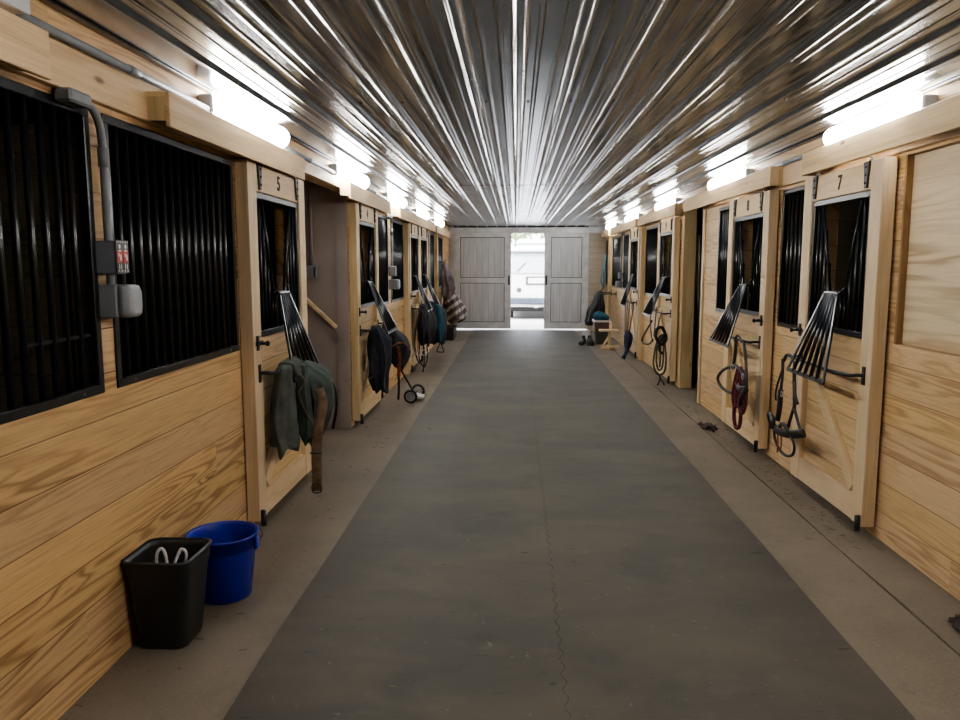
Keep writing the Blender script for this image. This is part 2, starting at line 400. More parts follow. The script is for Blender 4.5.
# rubber matting: two runners with an interlocking seam
def seam(y): return .19 + (.008 if int(math.floor(y / .055)) % 2 else -.008)
def runner(x_out, side, name, label):
    mb = MB(); ys = []
    y = -2.4; n = int((18.2 + 2.4) / .0275)
    L = []
    for i in range(n + 1): L.append(y + i * .0275)
    top = []; bot = []
    gap = .001 * side
    for yy in L:
        xo = x_out + .012 * noise.noise(Vector((yy * .8, side * 3, 0))); xi = seam(yy + 1e-4) + gap
        top.append((mb.bm.verts.new((xo, yy, .013)), mb.bm.verts.new((xi, yy, .013)))); bot.append((mb.bm.verts.new((xo, yy, .0005)), mb.bm.verts.new((xi, yy, .0005))))
    for i in range(n):
        a, b = top[i], top[i + 1]; c, d = bot[i], bot[i + 1]
        mb.bm.faces.new((a[0], a[1], b[1], b[0])); mb.bm.faces.new((c[0], d[0], d[1], c[1]))
        mb.bm.faces.new((a[0], b[0], d[0], c[0])); mb.bm.faces.new((a[1], c[1], d[1], b[1]))
    mb.bm.faces.new((top[0][0], bot[0][0], bot[0][1], top[0][1])); mb.bm.faces.new((top[n][0], top[n][1], bot[n][1], bot[n][0]))
    tag(mb.build(name, M['rubber']), label, 'mat', 'rubber aisle runners')
runner(-1.0, -1, 'rubber_runner', 'left half of the dark grey rubber runner down the aisle')
runner(1.385, 1, 'rubber_runner', 'right half of the dark grey rubber runner down the aisle')

# ------------------------------------------------------------------ ceiling: ribbed steel liner in lapped courses
m = MB()
def liner_profile():
    P = []; per = .2286; x = XL - .02
    k0 = -6
    pts = []
    for k in range(k0, 9):
        c = .011 + k * per
        half = [(.052, 0), (.044, 0), (.036, 0), (.033, -.0005), (.028, -.003), (.022, -.009), (.0165, -.0155), (.012, -.0185), (.007, -.0193)]
        pts += [(c - a, b) for a, b in half] + [(c + a, b) for a, b in reversed(half)]
        for q in (per / 3, 2 * per / 3):
            hm = [(.022, 0), (.019, 0), (.015, 0), (.012, -.0003), (.008, -.0022), (.004, -.0030)]
            pts += [(c + q - a, b) for a, b in hm] + [(c + q + a, b) for a, b in reversed(hm)]
    return [(XL - .04, 0)] + [p for p in pts if XL - .035 < p[0] < XR + .035] + [(XR + .04, 0)]
prof = liner_profile()
laps = [Y0, 4.364, 8.89, 13.42, Y1]
for i in range(4):
    ya, yb = laps[i] - (.08 if i else 0), laps[i + 1]; dz = .0025 if i % 2 else 0
    A = [m.bm.verts.new((x, ya, ZC + z + dz)) for x, z in prof]; B = [m.bm.verts.new((x, yb, ZC + z + dz)) for x, z in prof]
    for k in range(len(prof) - 1):
        fc = m.bm.faces.new((A[k], A[k + 1], B[k + 1], B[k])); fc.smooth = True
    # turned-down lip at the lap so the joint reads
    if i:
        A2 = [m.bm.verts.new((x, ya, ZC + z + dz)) for x, z in prof]; C = [m.bm.verts.new((x, ya, ZC + z + dz + .004)) for x, z in prof]
        for k in range(len(prof) - 1): m.bm.faces.new((A2[k], C[k], C[k + 1], A2[k + 1]))
# screw heads along the laps
for yl in laps[1:-1]:
    for k in range(-6, 9):
        x = .011 + k * .2286 + .05
        if XL + .05 < x < XR - .05: m.lathe([(.001, -.006), (.006, -.005), (.007, 0)], (x, yl - .04, ZC), n=8)
struct('ceiling', m, M['liner'])
# dark boarding above the liner and over the stalls (roof deck)
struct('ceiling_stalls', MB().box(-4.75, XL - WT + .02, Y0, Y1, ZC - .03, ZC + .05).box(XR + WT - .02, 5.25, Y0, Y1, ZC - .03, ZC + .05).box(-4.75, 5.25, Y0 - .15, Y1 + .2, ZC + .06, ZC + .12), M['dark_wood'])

# ------------------------------------------------------------------ long walls with their openings (y0, y1, z0, z1)
G0, G1 = 1.08, 2.14
left_open = [(1.40, 2.85, G0, G1), (2.95, 4.30, G0, G1), (4.46, 5.36, 0, 2.13), (5.52, 7.20, 0, 2.235), (7.40, 8.30, 0, 2.13), (8.52, 9.50, G0, G1), (9.74, 10.80, G0, G1),
             (11.05, 11.95, 0, 2.13), (12.25, 13.10, 0, 2.13), (13.40, 14.05, G0, G1), (14.20, 14.85, G0, G1), (15.20, 16.60, G0, G1)]
right_open = [(2.55, 4.34, 1.13, 2.15), (4.53, 5.42, 0, 2.13), (5.56, 6.24, G0, G1), (6.43, 7.33, 0, 2.13), (7.52, 8.15, G0, G1), (8.78, 9.92, 0, 2.25), (10.10, 11.0, 0, 2.13),
              (11.32, 12.60, G0, G1), (12.90, 13.80, 0, 2.13), (14.05, 15.20, G0, G1), (15.42, 16.90, G0, G1), (17.30, 18.10, G0, G1)]
def wall(name, x0, x1, opens, mat):
    mb = MB(); y = Y0
    for a, b, z0, z1 in opens:
        mb.box(x0, x1, y, a, 0, ZC + .03)
        if z0 > 0: mb.box(x0, x1, a, b, 0, z0)
        mb.box(x0, x1, a, b, z1, ZC + .03)
        y = b
    mb.box(x0, x1, y, Y1, 0, ZC + .03)
    return struct(name, mb, mat)
wall('wall_left', XL - WT, XL, left_open, M['board'])
wall('wall_right', XR, XR + WT, right_open, M['board_r'])
# outer walls and stall partitions, dark inside
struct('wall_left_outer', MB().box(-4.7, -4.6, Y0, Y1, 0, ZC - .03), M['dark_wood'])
struct('wall_right_outer', MB().box(5.1, 5.2, Y0, Y1, 0, ZC - .03), pine('stall_lining_shaded', 'yz', .19, 0, light=(.03, .024, .015), dark=(.018, .014, .009)))  # darker copy of the stall lining: shade put into its colour
m = MB()
for y in (1.2, 2.9, 5.46, 10.85, 13.33, 16.9): m.box(-4.6, XL - WT, y - .03, y + .03, 0, ZC - .03)
for y in (2.4, 6.27, 8.72, 11.2, 13.95, 15.31): m.box(XR + WT, 5.1, y - .03, y + .03, 0, ZC - .03)
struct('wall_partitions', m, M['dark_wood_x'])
# the end of the partition beyond the open doorway on the right
struct('wall_right_return', MB().box(XR - .002, 2.238, 9.80, 9.919, 0, 2.249), M['post'])
# post standing behind the first left grille
# alcove on the left
struct('wall_alcove', MB().box(-2.10, XL - WT - .001, 7.22, 7.30, 0, 2.4).box(-2.10, -2.02, 5.50, 7.22, 0, 2.4).box(-2.02, XL - WT - .001, 5.50, 7.22, 2.34, 2.4).box(-2.02, XL - WT - .001, 5.50, 5.56, 0, 2.34)
       .box(XL - WT - .001, XL + .005, 7.195, 7.222, 0, 2.235), M['mauve'])

# near end wall (behind the camera) and far end wall
struct('wall_near', MB().box(XL - WT, XR + WT, Y0 - .1, Y0, 0, ZC + .05), M['board'])
m = MB()
DZ = 2.285
m.box(-4.7, -1.47, Y1, Y1 + .12, 0, ZC + .06).box(1.70, 5.2, Y1, Y1 + .12, 0, ZC + .06)
struct('wall_far', m, M['grey_trim'])
# header over the sliding doors
struct('trim_1', MB().box(XL, XR, Y1 - .10, Y1 + .12, DZ, 2.418), M['grey_trim'], .004)
# pale boarded return at the right of the far doors
struct('trim_2', MB().box(1.68, XR, Y1 - .03, Y1 - .001, 0, DZ), pine('weathered_boards', 'xz', .14, 0, light=(.52, .44, .34), dark=(.40, .32, .22), ringmix=.3))
struct('trim_3', MB().box(XL, -1.45, Y1 - .03, Y1 - .001, 0, DZ).box(-1.55, -1.40, Y1 - .06, Y1 - .03, 1.75, 1.80).box(-1.56, -1.42, Y1 - .05, Y1 - .03, 0, DZ), M['grey_trim'])

# two grey sliding barn doors with framed boards
def barn_door(name, x0, x1, hx):
    yb, yf = Y1 - .075, Y1 - .035
    e = thing(name, None, None, ((x0 + x1) / 2, yb, .045)); e['kind'] = 'structure'
    MB().box(x0 + .01, x1 - .01, yb + .030, yf + .02, .055, DZ - .005).build('shade_backing', M['shade_backing'], e)
    MB().box(x0 + .155 + .014, x1 - .155 - .014, yb + .012, yb + .0295, .045 + .155 + .012, 1.113).box(x0 + .155 + .014, x1 - .155 - .014, yb + .012, yb + .0295, 1.257, DZ - .104).build('door_boards', M['grey_door'], e)
    f = .155
    mb = MB().box(x0, x0 + f, yb, yb + .024, .045, DZ - .002).box(x1 - f, x1, yb, yb + .024, .045, DZ - .002)
    mb.box(x0 + f, x1 - f, yb + .001, yb + .024, .045, .045 + f).box(x0 + f, x1 - f, yb + .001, yb + .024, 1.125, 1.245).box(x0 + f, x1 - f, yb + .001, yb + .024, DZ - .09, DZ - .002)
    mb.build('door_frame', M['grey_trim'], e, bevel=.004)
    MB().box(hx - .02, hx + .02, yb - .004, yb, 1.08, 1.30).tube(cr([(hx, yb - .002, 1.26), (hx, yb - .045, 1.25), (hx, yb - .045, 1.13), (hx, yb - .002, 1.12)], 5), .009).build('door_handle', M['black_iron'], e)
barn_door('door_1', -1.47, -.115, -.165)
barn_door('door_2', .665, 1.70, .715)
struct('trim_4', MB().box(-3.0, 3.0, Y1 + .121, Y1 + .16, 2.40, 2.60), M['shade_backing'])  # added to stop light leaking over the header, coloured dark like shade

# ------------------------------------------------------------------ header boards, track covers
struct('trim_5', MB().box(XL, XL + .035, Y0, 5.46, BEAM0, BEAM1).box(XL, XL + .035, 5.46, 7.22, 2.235, BEAM1).box(XL, XL + .035, 7.22, Y1 - .1, BEAM0, BEAM1), M['beam'], .003)
struct('trim_6', MB().box(XR, XR - .035, Y0, 8.75, BEAM0, BEAM1).box(XR, XR - .035, 8.75, 9.9, 2.25, BEAM1).box(XR, XR - .035, 9.9, Y1 - .1, BEAM0, BEAM1), M['beam'], .003)
struct('trim_7', MB().box(XL, XL + .03, Y0, Y1 - .1, ZC - .012, ZC - .003), M['track'])
struct('trim_8', MB().box(XR, XR - .03, Y0, Y1 - .1, ZC - .012, ZC - .003), M['track'])
# white painted soffit of the alcove
def track_cover(side, y0, y1, label):
    s = 1 if side == 'L' else -1; xw = (XL + .035) if side == 'L' else (XR - .035)
    z0, z1 = (2.14, 2.285) if side == 'L' else (2.172, 2.318)
    e = thing('track_cover', label, 'track cover', (xw, (y0 + y1) / 2, z0), 'wooden track covers above the stall doors')
    xo = xw + s * .095
    MB().box(xo, xo - s * .02, y0, y1, z0, z1).build('front_board', M['beam'], e, bevel=.003)
    MB().box(xw, xo - s * .02, y0, y1, z1 - .02, z1).build('top_board', M['beam'], e)
    MB().box(xw, xo - s * .02, y0, y0 + .02, max(z0, BEAM0 + .002) - .0, z1 - .02).build('end_board', M['post'], e)
    MB().box(xw, xo - s * .02, y1 - .02, y1, max(z0, BEAM0 + .002), z1 - .02).build('end_board', M['post'], e)
    zt = z1 - .02
    MB().box(xw + s * .008, xw + s * .012, y0 + .03, y1 - .03, zt - .065, zt).box(xw + s * .052, xw + s * .056, y0 + .03, y1 - .03, zt - .065, zt).box(xw + s * .008, xw + s * .056, y0 + .03, y1 - .03, zt - .004, zt)\
        .box(xw + s * .012, xw + s * .022, y0 + .03, y1 - .03, zt - .065, zt - .061).box(xw + s * .042, xw + s * .052, y0 + .03, y1 - .03, zt - .065, zt - .061).build('track_rail', M['track'], e)
    return e
track_cover('L', .15, 2.43, 'wooden track cover at the top left corner, nearest one on the left')
track_cover('L', 3.26, 5.34, 'wooden track cover above stall door 5 on the left wall')
track_cover('L', 6.82, 9.0, 'wooden track cover above stall door 4 beyond the alcove')
track_cover('L', 9.75, 14.0, 'long wooden track cover above the two adjoining left doors 3 and 2')
track_cover('L', 14.25, 16.8, 'wooden track cover nearest the far doors on the left wall')
track_cover('R', 2.0, 5.52, 'wooden track cover above stall door 7 at the right edge')
track_cover('R', 6.18, 9.3, 'wooden track cover above stall door 8 with its end grain showing')
track_cover('R', 9.8, 12.7, 'wooden track cover above stall door 9 beyond the open doorway')
track_cover('R', 12.95, 16.4, 'wooden track cover above stall door 10 on the right wall')
track_cover('R', 16.7, 18.1, 'short wooden track cover beside the far doors on the right')

# posts standing proud of the wall
def post(x0, x1, y0, y1, z1, n):
    struct('trim_%d' % n, MB().box(x0, x1, y0, y1, 0, z1), M['post'], .004)
post(XL + .001, XL + .07, 14.90, 15.06, 2.135, 9)
post(XL + .001, XL + .07, 10.845, 10.905, 2.135, 10)
post(XR - .001, XR - .07, 17.05, 17.20, 2.165, 11)
post(XR - .001, XR - .075, 12.66, 12.74, 2.165, 12)
post(XR - .001, XR - .02, 8.70, 8.78, 2.165, 13)

# plywood set back in the near right opening with a brown jamb
struct('window_1', MB().box(XR + .035, XR + .05, 2.56, 4.322, 1.135, 2.145), M['ply'])
struct('trim_14', MB().box(XR + .0, XR + .05, 4.320, 4.3401, 1.13, 2.15).box(XR + .0, XR + .05, 2.54, 2.56, 1.13, 2.15), M['jamb'])
struct('trim_15', MB().box(XR - .004, XR + .05, 2.54, 4.34, 1.115, 1.1295), M['beam'])

# ------------------------------------------------------------------ barred grilles
def grille(side, y0, y1, label, z0=G0, z1=G1, feed=None):
    s = 1 if side == 'L' else -1; xw = XL if side == 'L' else XR
    e = thing('stall_grille', label, 'window grille', (xw, (y0 + y1) / 2, z0), 'black barred stall grilles')
    xa, xb = xw - s * .03, xw + s * .008; f = .035
    mb = MB().box(xa, xb, y0, y1, z1 - f, z1).box(xa, xb, y0, y1, z0, z0 + f).box(xa, xb, y0, y0 + f, z0 + f, z1 - f).box(xa, xb, y1 - f, y1, z0 + f, z1 - f)
    mb.build('frame', M['black'], e, bevel=.003)
    n = max(3, int(round((y1 - y0 - 2 * f) / .082))); xm = (xa + xb) / 2
    for i in range(1, n):
        y = y0 + f + (y1 - y0 - 2 * f) * i / n
        MB().cyl((xm, y, z0 + f - .005), (xm, y, z1 - f + .005), .0115, 10).build('bar', M['black'], e)
    for (ya, yb, za, zb) in (feed or []):
        MB().box(xm - .004, xm + .004, ya, yb, za, za + .012).build('crossbar', M['black'], e)
    for k in (.1, .9):
        for zz in (z0 + .018, z1 - .018):
            y = y0 + (y1 - y0) * k
            MB().lathe([(.001, s * .004), (.004, s * .003), (.005, 0)], (xb, y, zz), 'x', 8).build('screw', M['zinc'], e)
    return e
grille('L', 1.40, 2.85, 'black barred grille nearest the camera on the left, cut off by the photo edge', feed=[(2.42, 2.80, 1.30, 1.31)])
grille('L', 2.95, 4.30, 'wide black barred grille between the grey conduit and stall door 5', feed=[(2.99, 3.24, 1.36, 1.37)])
grille('L', 8.52, 9.50, 'black barred grille just beyond stall door 4, before the conduit drop')
grille('L', 9.74, 10.80, 'black barred grille between the mid-left switch box and stall door 3')
grille('L', 13.40, 14.05, 'narrow black barred grille just beyond stall door 2')
grille('L', 14.20, 14.85, 'narrow black barred grille in front of the projecting left post')
grille('L', 15.20, 16.60, 'black barred grille behind the plaid blanket at the far left')
grille('R', 5.56, 6.24, 'narrow black barred grille between stall doors 7 and 8', feed=[(5.6, 5.8, 1.37, 1.38)])
grille('R', 7.52, 8.15, 'narrow black barred grille beyond stall door 8, beside the open doorway')
grille('R', 11.32, 12.60, 'black barred grille between stall doors 9 and 10')
grille('R', 14.05, 15.20, 'black barred grille beyond stall door 10, before the far right switch box')
grille('R', 15.42, 16.90, 'black barred grille above the crate stack on the right')
grille('R', 17.30, 18.10, 'last black barred grille on the right beside the far doors')

# ------------------------------------------------------------------ sliding stall doors
def stall_door(side, yc, num, label, latch='near', w=1.16, yout=.215):
    """local frame: x along the aisle (near end is -x before mirroring), y out towards the aisle, z up"""
    mir = 1 if side == 'R' else -1
    e = thing('sliding_stall_door', label, 'stall door', (0, 0, 0), 'sliding stall doors')
    X = lambda x: x * mir
    h = w / 2; st = .14; z0, z1 = .06, 2.15; gi = h - st
    def V(x, y, z): return (X(x), y, z)
    MB().box(-gi, gi, 0, .034, z0, 1.135).build('boards', M['doorboard'], e)
    MB().box(-gi, gi, .004, .034, 1.99, z1).build('top_boards', M['doorboard'], e)
    for q in (-1, 1):
        MB().box(X(q * h), X(q * (h - st)), 0, .075, z0, z1).build('stile', M['stile'], e, bevel=.003)
    MB().box(-gi, gi, .034, .070, 1.99, z1).build('top_rail', M['rail'], e, bevel=.003)
    MB().box(-gi, gi, .034, .070, z0, .215).build('bottom_rail', M['rail'], e, bevel=.003)
    MB().bar(V(-gi + .04, .051, .245), V(gi - .04, .051, .925), .085, .033).build('brace', M['rail'], e, bevel=.003)
    # grille with a V opening
    f = .035; zb, zt = 1.136, 1.988
    mb = MB()
    for (xa, xb, za, zc) in ((-gi, gi, zt - f, zt), (-gi, gi, zb, zb + f), (-gi, -gi + f, zb + f, zt - f), (gi - f, gi, zb + f, zt - f)): mb.box(xa, xb, .018, .062, za, zc)
    g = mb.build('door_grille', M['black'], e, bevel=.003)
    ax, az, tx, tz = .105, 1.39, .29, zt - f
    for q in (-1, 1):
        MB().cyl((q * ax, .05, az), (q * tx, .05, tz), .0095, 8).build('diagonal_bar', M['black'], g)
        for x in (.05, .105, .165, .235, .305, .375):
            top = tz if x > tx - .02 else (az if x <= ax else az + (x - ax) / (tx - ax) * (tz - az))
            if x < gi - f - .02: MB().cyl((q * x, .04, zb + f - .004), (q * x, .04, top + .003), .0095, 8).build('bar', M['black'], g)
    MB().bar((-ax - .02, .05, az), (ax + .02, .05, az), .02, .014, (0, 1, 0)).build('pivot_bar', M['black'], g)
    # drop-down yoke folded outwards
    out0, out1, zt2, wt, wb = .085, yout, 1.385, .10, .305
    zb2 = zt2 - math.sqrt(.541 ** 2 - (out1 - out0) ** 2)
    mb = MB()
    mb.bar((-wt, out0, zt2), (-wb, out1, zb2), .02, .012, (0, 1, .2)).bar((wt, out0, zt2), (wb, out1, zb2), .02, .012, (0, 1, .2))
    mb.bar((-wb - .01, out1, zb2), (wb + .01, out1, zb2), .028, .010, (0, 1, .2)).bar((-wt, out0, zt2), (wt, out0, zt2), .02, .012, (0, 1, .2))
    mb.tube([(-wt * .8, .052, az), (-wt * .8, out0, zt2)], .008).tube([(wt * .8, .052, az), (wt * .8, out0, zt2)], .008)
    yk = mb.build('drop_down_yoke', M['black'], e)
    for i in range(1, 6):
        k = -1 + 2 * i / 6
        MB().cyl((wt * k, out0, zt2), (wb * k, out1, zb2), .0125, 8).build('bar', M['black'], yk)
    for q in (-1, 1): MB().tube([(q * (wt - .01), out0 + .01, zt2 - .01), (q * .17, .058, zt2 + .055)], .004, 6).build('catch_chain', M['black'], yk)
    # blanket bar across the lower boards
    nx = -h + st * .55
    bb = MB().tube(cr([V(nx, .078, .935), V(nx + .015, .11, .935), V(nx + .06, .150, .93), V(-.1, .160, .925), V(gi - .09, .160, .93), V(gi - .02, .150, .93), V(gi + .03, .11, .93), V(gi + .03, .072, .93)], 6), .0105, 10).build('blanket_bar', M['black_iron'], e)
    MB().box(X(nx - .016), X(nx + .016), .0755, .083, .88, .985).build('mounting_plate', M['black_iron'], bb)
    MB().box(X(gi + .01), X(gi + .05), .0755, .083, .89, .97).build('mounting_plate', M['black_iron'], bb)
    # latch
    lx = (-h + .06) if latch == 'near' else (h - .06)
    la = MB().box(X(lx - .016), X(lx + .016), .0755, .084, 1.07, 1.155).box(X(lx - .05), X(lx + .05), .084, .096, 1.10, 1.125).build('latch', M['black_iron'], e)
    MB().cyl(V(lx, .096, 1.112), V(lx, .13, 1.112), .009).lathe([(.001, .0), (.016, .004), (.016, .018), (.001, .024)], V(lx, .126, 1.112), 'y', 12).build('knob', M['black_iron'], la)
    # strap brackets and rollers
    for q in (-1, 1):
        hx = q * (h - st - .058)
        hb = MB().bm
        m2 = MB(); x = hx
        m2.hexa([V(x - .014, .0705, 2.0), V(x + .014, .0705, 2.0), V(x + .014, .082, 2.0), V(x - .014, .082, 2.0), V(x - .034, .0705, 2.148), V(x + .034, .0705, 2.148), V(x + .034, .082, 2.148), V(x - .034, .082, 2.148)])
        for zz in (2.03, 2.075, 2.12): m2.lathe([(.001, .009), (.006, .008), (.008, 0)], V(x, .081, zz), 'y', 8)
        hg = m2.build('hanger_bracket', M['black_iron'], e)
        zr = 2.19 if side == 'L' else 2.215
        MB().cyl(V(x, .06, 2.148), V(x, .06, zr), .007).lathe([(.001, 0), (.013, 0), (.013, .012), (.001, .012)], V(x, .06, 2.155), 'z', 6).box(X(x - .03), X(x + .03), .045, .075, zr, zr + .022).build('roller', M['zinc'], hg)
    # floor guide
    MB().box(X(-h + .012), X(-h + .030), .0755, .095, .03, .125).cyl(V(-h + .024, .09, .03), V(-h + .024, .09, .12), .014).build('floor_guide', M['black_iron'], e)
    text_mesh('number', num, .125, M['number'], e, (0, .0715, 2.068), (PI / 2, 0, PI), label='dark brown number ' + num)
    if side == 'L': e.location = (XL + .005, yc, 0); e.rotation_euler = (0, 0, -PI / 2)
    else: e.location = (XR - .015, yc, 0); e.rotation_euler = (0, 0, PI / 2)
    return e
stall_door('L', 4.91, '5', 'pine sliding stall door numbered 5 on the left wall, hung with green coat', yout=.225)
stall_door('L', 7.85, '4', 'pine sliding stall door numbered 4 just past the mauve alcove', yout=.31)
stall_door('L', 11.50, '3', 'left pine stall door numbered 3, nearer of the adjoining far pair', yout=.29)
stall_door('L', 12.68, '2', 'left pine stall door numbered 2, farther of the adjoining far pair', yout=.29)
stall_door('R', 4.975, '7', 'pine sliding stall door numbered 7, nearest on the right', latch='far', yout=.225)
stall_door('R', 6.88, '8', 'pine sliding stall door numbered 8, hung with burgundy lead rope', yout=.28)
stall_door('R', 10.55, '9', 'pine sliding stall door numbered 9 beyond the open doorway', yout=.30)
stall_door('R', 13.35, '10', 'pine sliding stall door numbered 10, farthest on the right', yout=.24)

# ------------------------------------------------------------------ lights
def fixture(side, y0, label, L=1.08):
    s = 1 if side == 'L' else -1; xw = XL if side == 'L' else XR
    y1 = y0 + L; xc, zc = xw + s * .075, 2.362
    e = thing('strip_light', label, 'light fixture', (xw, (y0 + y1) / 2, zc), 'sealed strip lights along the walls')
    MB().box(xw + s * .001, xw + s * .06, y0 + .02, y1 - .02, zc - .045, zc + .045).build('housing', M['pvc_light'], e, bevel=.01)
    R = []; N = 14
    for (yy, k) in ((y0 + .0, .35), (y0 + .012, .75), (y0 + .04, 1), (y1 - .04, 1), (y1 - .012, .75), (y1, .35)):
        ring = [(xw + s * .0605, yy, zc - .072 * k), ]
        for i in range(N + 1):
            a = -PI / 2 + PI * i / N
            ring.append((xw + s * (.062 + .085 * k * math.cos(a)), yy, zc + .072 * k * math.sin(a)))
        ring.append((xw + s * .0605, yy, zc + .072 * k)); R.append(ring)
    MB().loft(R).build('diffuser', M['light'], e)
    for yy in ((y0 - .03, y0 - .002), (y1 + .002, y1 + .03)):
        MB().box(xw + s * .001, xw + s * .075, yy[0], yy[1], zc - .05, zc + .045).build('end_cap', M['pvc_light'], e, bevel=.008)
    return e
for y, lb in ((.92, 'lit white strip light on the left nearest the camera, outside the photo'), (3.90, 'lit white strip light above left door 5, largest on the left'), (6.58, 'lit white strip light second along the left wall, above the alcove post'),
              (9.18, 'lit white strip light third along the left wall, above the conduit drop'), (11.83, 'lit white strip light fourth along the left wall'), (14.48, 'lit white strip light farthest along the left wall')):
    fixture('L', y, lb)
for y, lb in ((.95, 'lit white strip light on the right nearest the camera, outside the photo'), (4.08, 'lit white strip light above right door 7, largest on the right'), (7.06, 'lit white strip light second along the right wall, above door 8'),
              (10.08, 'lit white strip light third along the right wall, above door 9'), (13.08, 'lit white strip light fourth along the right wall'), (16.03, 'lit white strip light farthest along the right wall')):
    fixture('R', y, lb)

# conduit runs between the fixtures
def conduit(side, y0, y1, label):
    s = 1 if side == 'L' else -1; xw = XL if side == 'L' else XR; x = xw + s * .05; z = BEAM1 + .017
    e = thing('conduit', label, 'conduit', (x, (y0 + y1) / 2, z), 'grey conduit runs')
    MB().tube([(x, y0, z), (x, y1, z)], .0155, 12).build('pipe', M['pvc'], e)
    ym = (y0 + y1) / 2
    MB().cyl((x, ym - .04, z), (x, ym + .04, z), .0185, 12).build('coupling', M['pvc'], e)
    return e
for y0, y1, lb in ((2.385, 3.865, 'grey conduit along the top of the left beam, nearest the camera'), (5.02, 6.545, 'grey conduit over the left alcove between two strip lights'), (7.70, 9.145, 'grey conduit between the second and third left strip lights'),
                   (10.30, 11.795, 'grey conduit between the third and fourth left strip lights'), (12.95, 14.445, 'grey conduit between the fourth and farthest left strip lights')):
    conduit('L', y0, y1, lb)
for y0, y1, lb in ((2.07, 4.045, 'grey conduit at the top right corner of the photo'), (5.20, 7.025, 'grey conduit between the two largest right strip lights'), (8.18, 10.045, 'grey conduit between the second and third right strip lights'),
                   (11.20, 13.045, 'grey conduit between the third and fourth right strip lights'), (14.20, 15.995, 'grey conduit between the fourth and farthest right strip lights')):
    conduit('R', y0, y1, lb)

e = thing('junction_box', 'grey junction box in the top left corner at the conduit end', 'junction box', (XL, 2.28, 2.30))
MB().box(XL + .001, XL + .10, 2.19, 2.375, 2.318, 2.418).build('case', M['white_metal'], e, bevel=.006)
MB().box(XL + .1005, XL + .108, 2.185, 2.379, 2.316, 2.42).build('cover', M['white_metal'], e, bevel=.003)

def drop(side, y, zs, label, sticker):
    s = 1 if side == 'L' else -1; xw = XL if side == 'L' else XR
    e = thing('conduit_drop', label, 'conduit', (xw, y, 1.45), 'conduit drops with outlet boxes')
    x = xw + s * .035
    xf = xw + s * .065
    # conduit body on the header, elbow and pipe
    MB().box(xw + s * .012, xw + s * .075, y - .26, y - .125, 2.118, 2.164).build('conduit_body', M['pvc'], e, bevel=.008)
    MB().tube(cr([(xf - s * .02, y - .135, 2.14), (xf - s * .02, y - .08, 2.13), (xf - s * .025, y - .025, 2.08), (x, y, 1.98), (x, y, 1.9), (x, y, 1.45)], 6), .0148, 12).build('pipe', M['pvc'], e)
    MB().cyl((x, y, 1.93), (x, y, 2.0), .020, 12).build('coupling', M['pvc'], e)
    bx = MB().box(xw + s * .001, xw + s * .085, y - .045, y + .045, zs + .0, zs + .125).build('switch_box', M['pvc'], e, bevel=.006)
    if sticker:
        xs = xw + s * .0855
        st = MB().box(xs, xs + s * .002, y - .047, y + .047, zs + .003, zs + .127).build('cover_plate', M['black'], bx); st['label'] = 'black cover plate with red and white print'
        pm = MB(); pr = MB(); xa, xb = xs + s * .0021, xs + s * .003
        for k in (-.022, .022):
            yy = y + k; xm_ = xa + s * .0004
            pr.box(xa, xb, yy - .019, yy + .019, zs + .042, zs + .086)
            def disc(cy_, cz_, ry_, rz_): pm.bm.faces.new([pm.bm.verts.new((xb + s * .0004, cy_ + ry_ * math.cos(2 * PI * i / 12), cz_ + rz_ * math.sin(2 * PI * i / 12))) for i in range(12)])
            disc(yy, zs + .103, .007, .009); disc(yy + .006, zs + .062, .007, .013); disc(yy - .006, zs + .072, .004, .007)
            disc(yy, zs + .088, .013, .003)
            for q in (-1, 1): disc(yy + q * .007, zs + .028, .0035, .012); disc(yy + q * .011, zs + .013, .006, .003)
        for cz_ in (.008, .120):
            for q in range(-3, 4): disc(y + q * .013, zs + cz_, .003, .0022)
        pr.build('red_print', M['red'], bx); pm.build('white_print', M['white'], bx)
    zb = zs - .165
    ob = MB().box(xw + s * .001, xw + s * .075, y - .04, y + .075, zb, zb + .125).build('outlet_box', M['pvc'], e, bevel=.005)
    # bubble cover: rounded lid
    R = []
    for d, k in ((.077, 1.0), (.10, 1.0), (.118, .93), (.128, .7)):
        ring = []
        for i in range(24):
            a = 2 * PI * i / 24; cx, cz = math.cos(a), math.sin(a)
            q = lambda v: math.copysign(abs(v) ** .4, v)
            ring.append((xw + s * d, y + .018 + .052 * k * q(cx), zb + .062 + .064 * k * q(cz)))
        R.append(ring)
    MB().loft(R).build('bubble_cover', M['pvc_light'], ob)
    return e
drop('L', 2.885, 1.532, 'grey conduit drop with sticker switch box and covered outlet between near left grilles', True)
drop('L', 9.62, 1.42, 'grey conduit drop with outlet boxes between the mid-left grilles', False)
drop('R', 15.31, 1.28, 'grey conduit drop with outlet box between the far right grilles', False)
# ------------------------------------------------------------------ alcove fittings
e = thing('wall_switch', 'dark grey switch box with conduit on the alcove wall', 'switch', (-1.915, 7.22, 1.45))
MB().box(-1.97, -1.86, 7.17, 7.219, 1.43, 1.56).build('switch_case', M['pvc'], e, bevel=.006)
MB().box(-1.885, -1.868, 7.145, 7.17, 1.45, 1.54).build('lever', M['black_iron'], e)
MB().tube([(-1.915, 7.20, 1.56), (-1.915, 7.20, 2.33)], .0155, 10).build('pipe', M['mauve'], e)
MB_r = MB().bar((-2.0, 7.185, 1.265), (-1.69, 7.185, .975), .035, .045).build('handrail', M['rail'], origin=(-1.84, 7.19, 1.1), bevel=.006)
tag(MB_r, 'pale wooden handrail sloping down the mauve alcove wall', 'handrail')

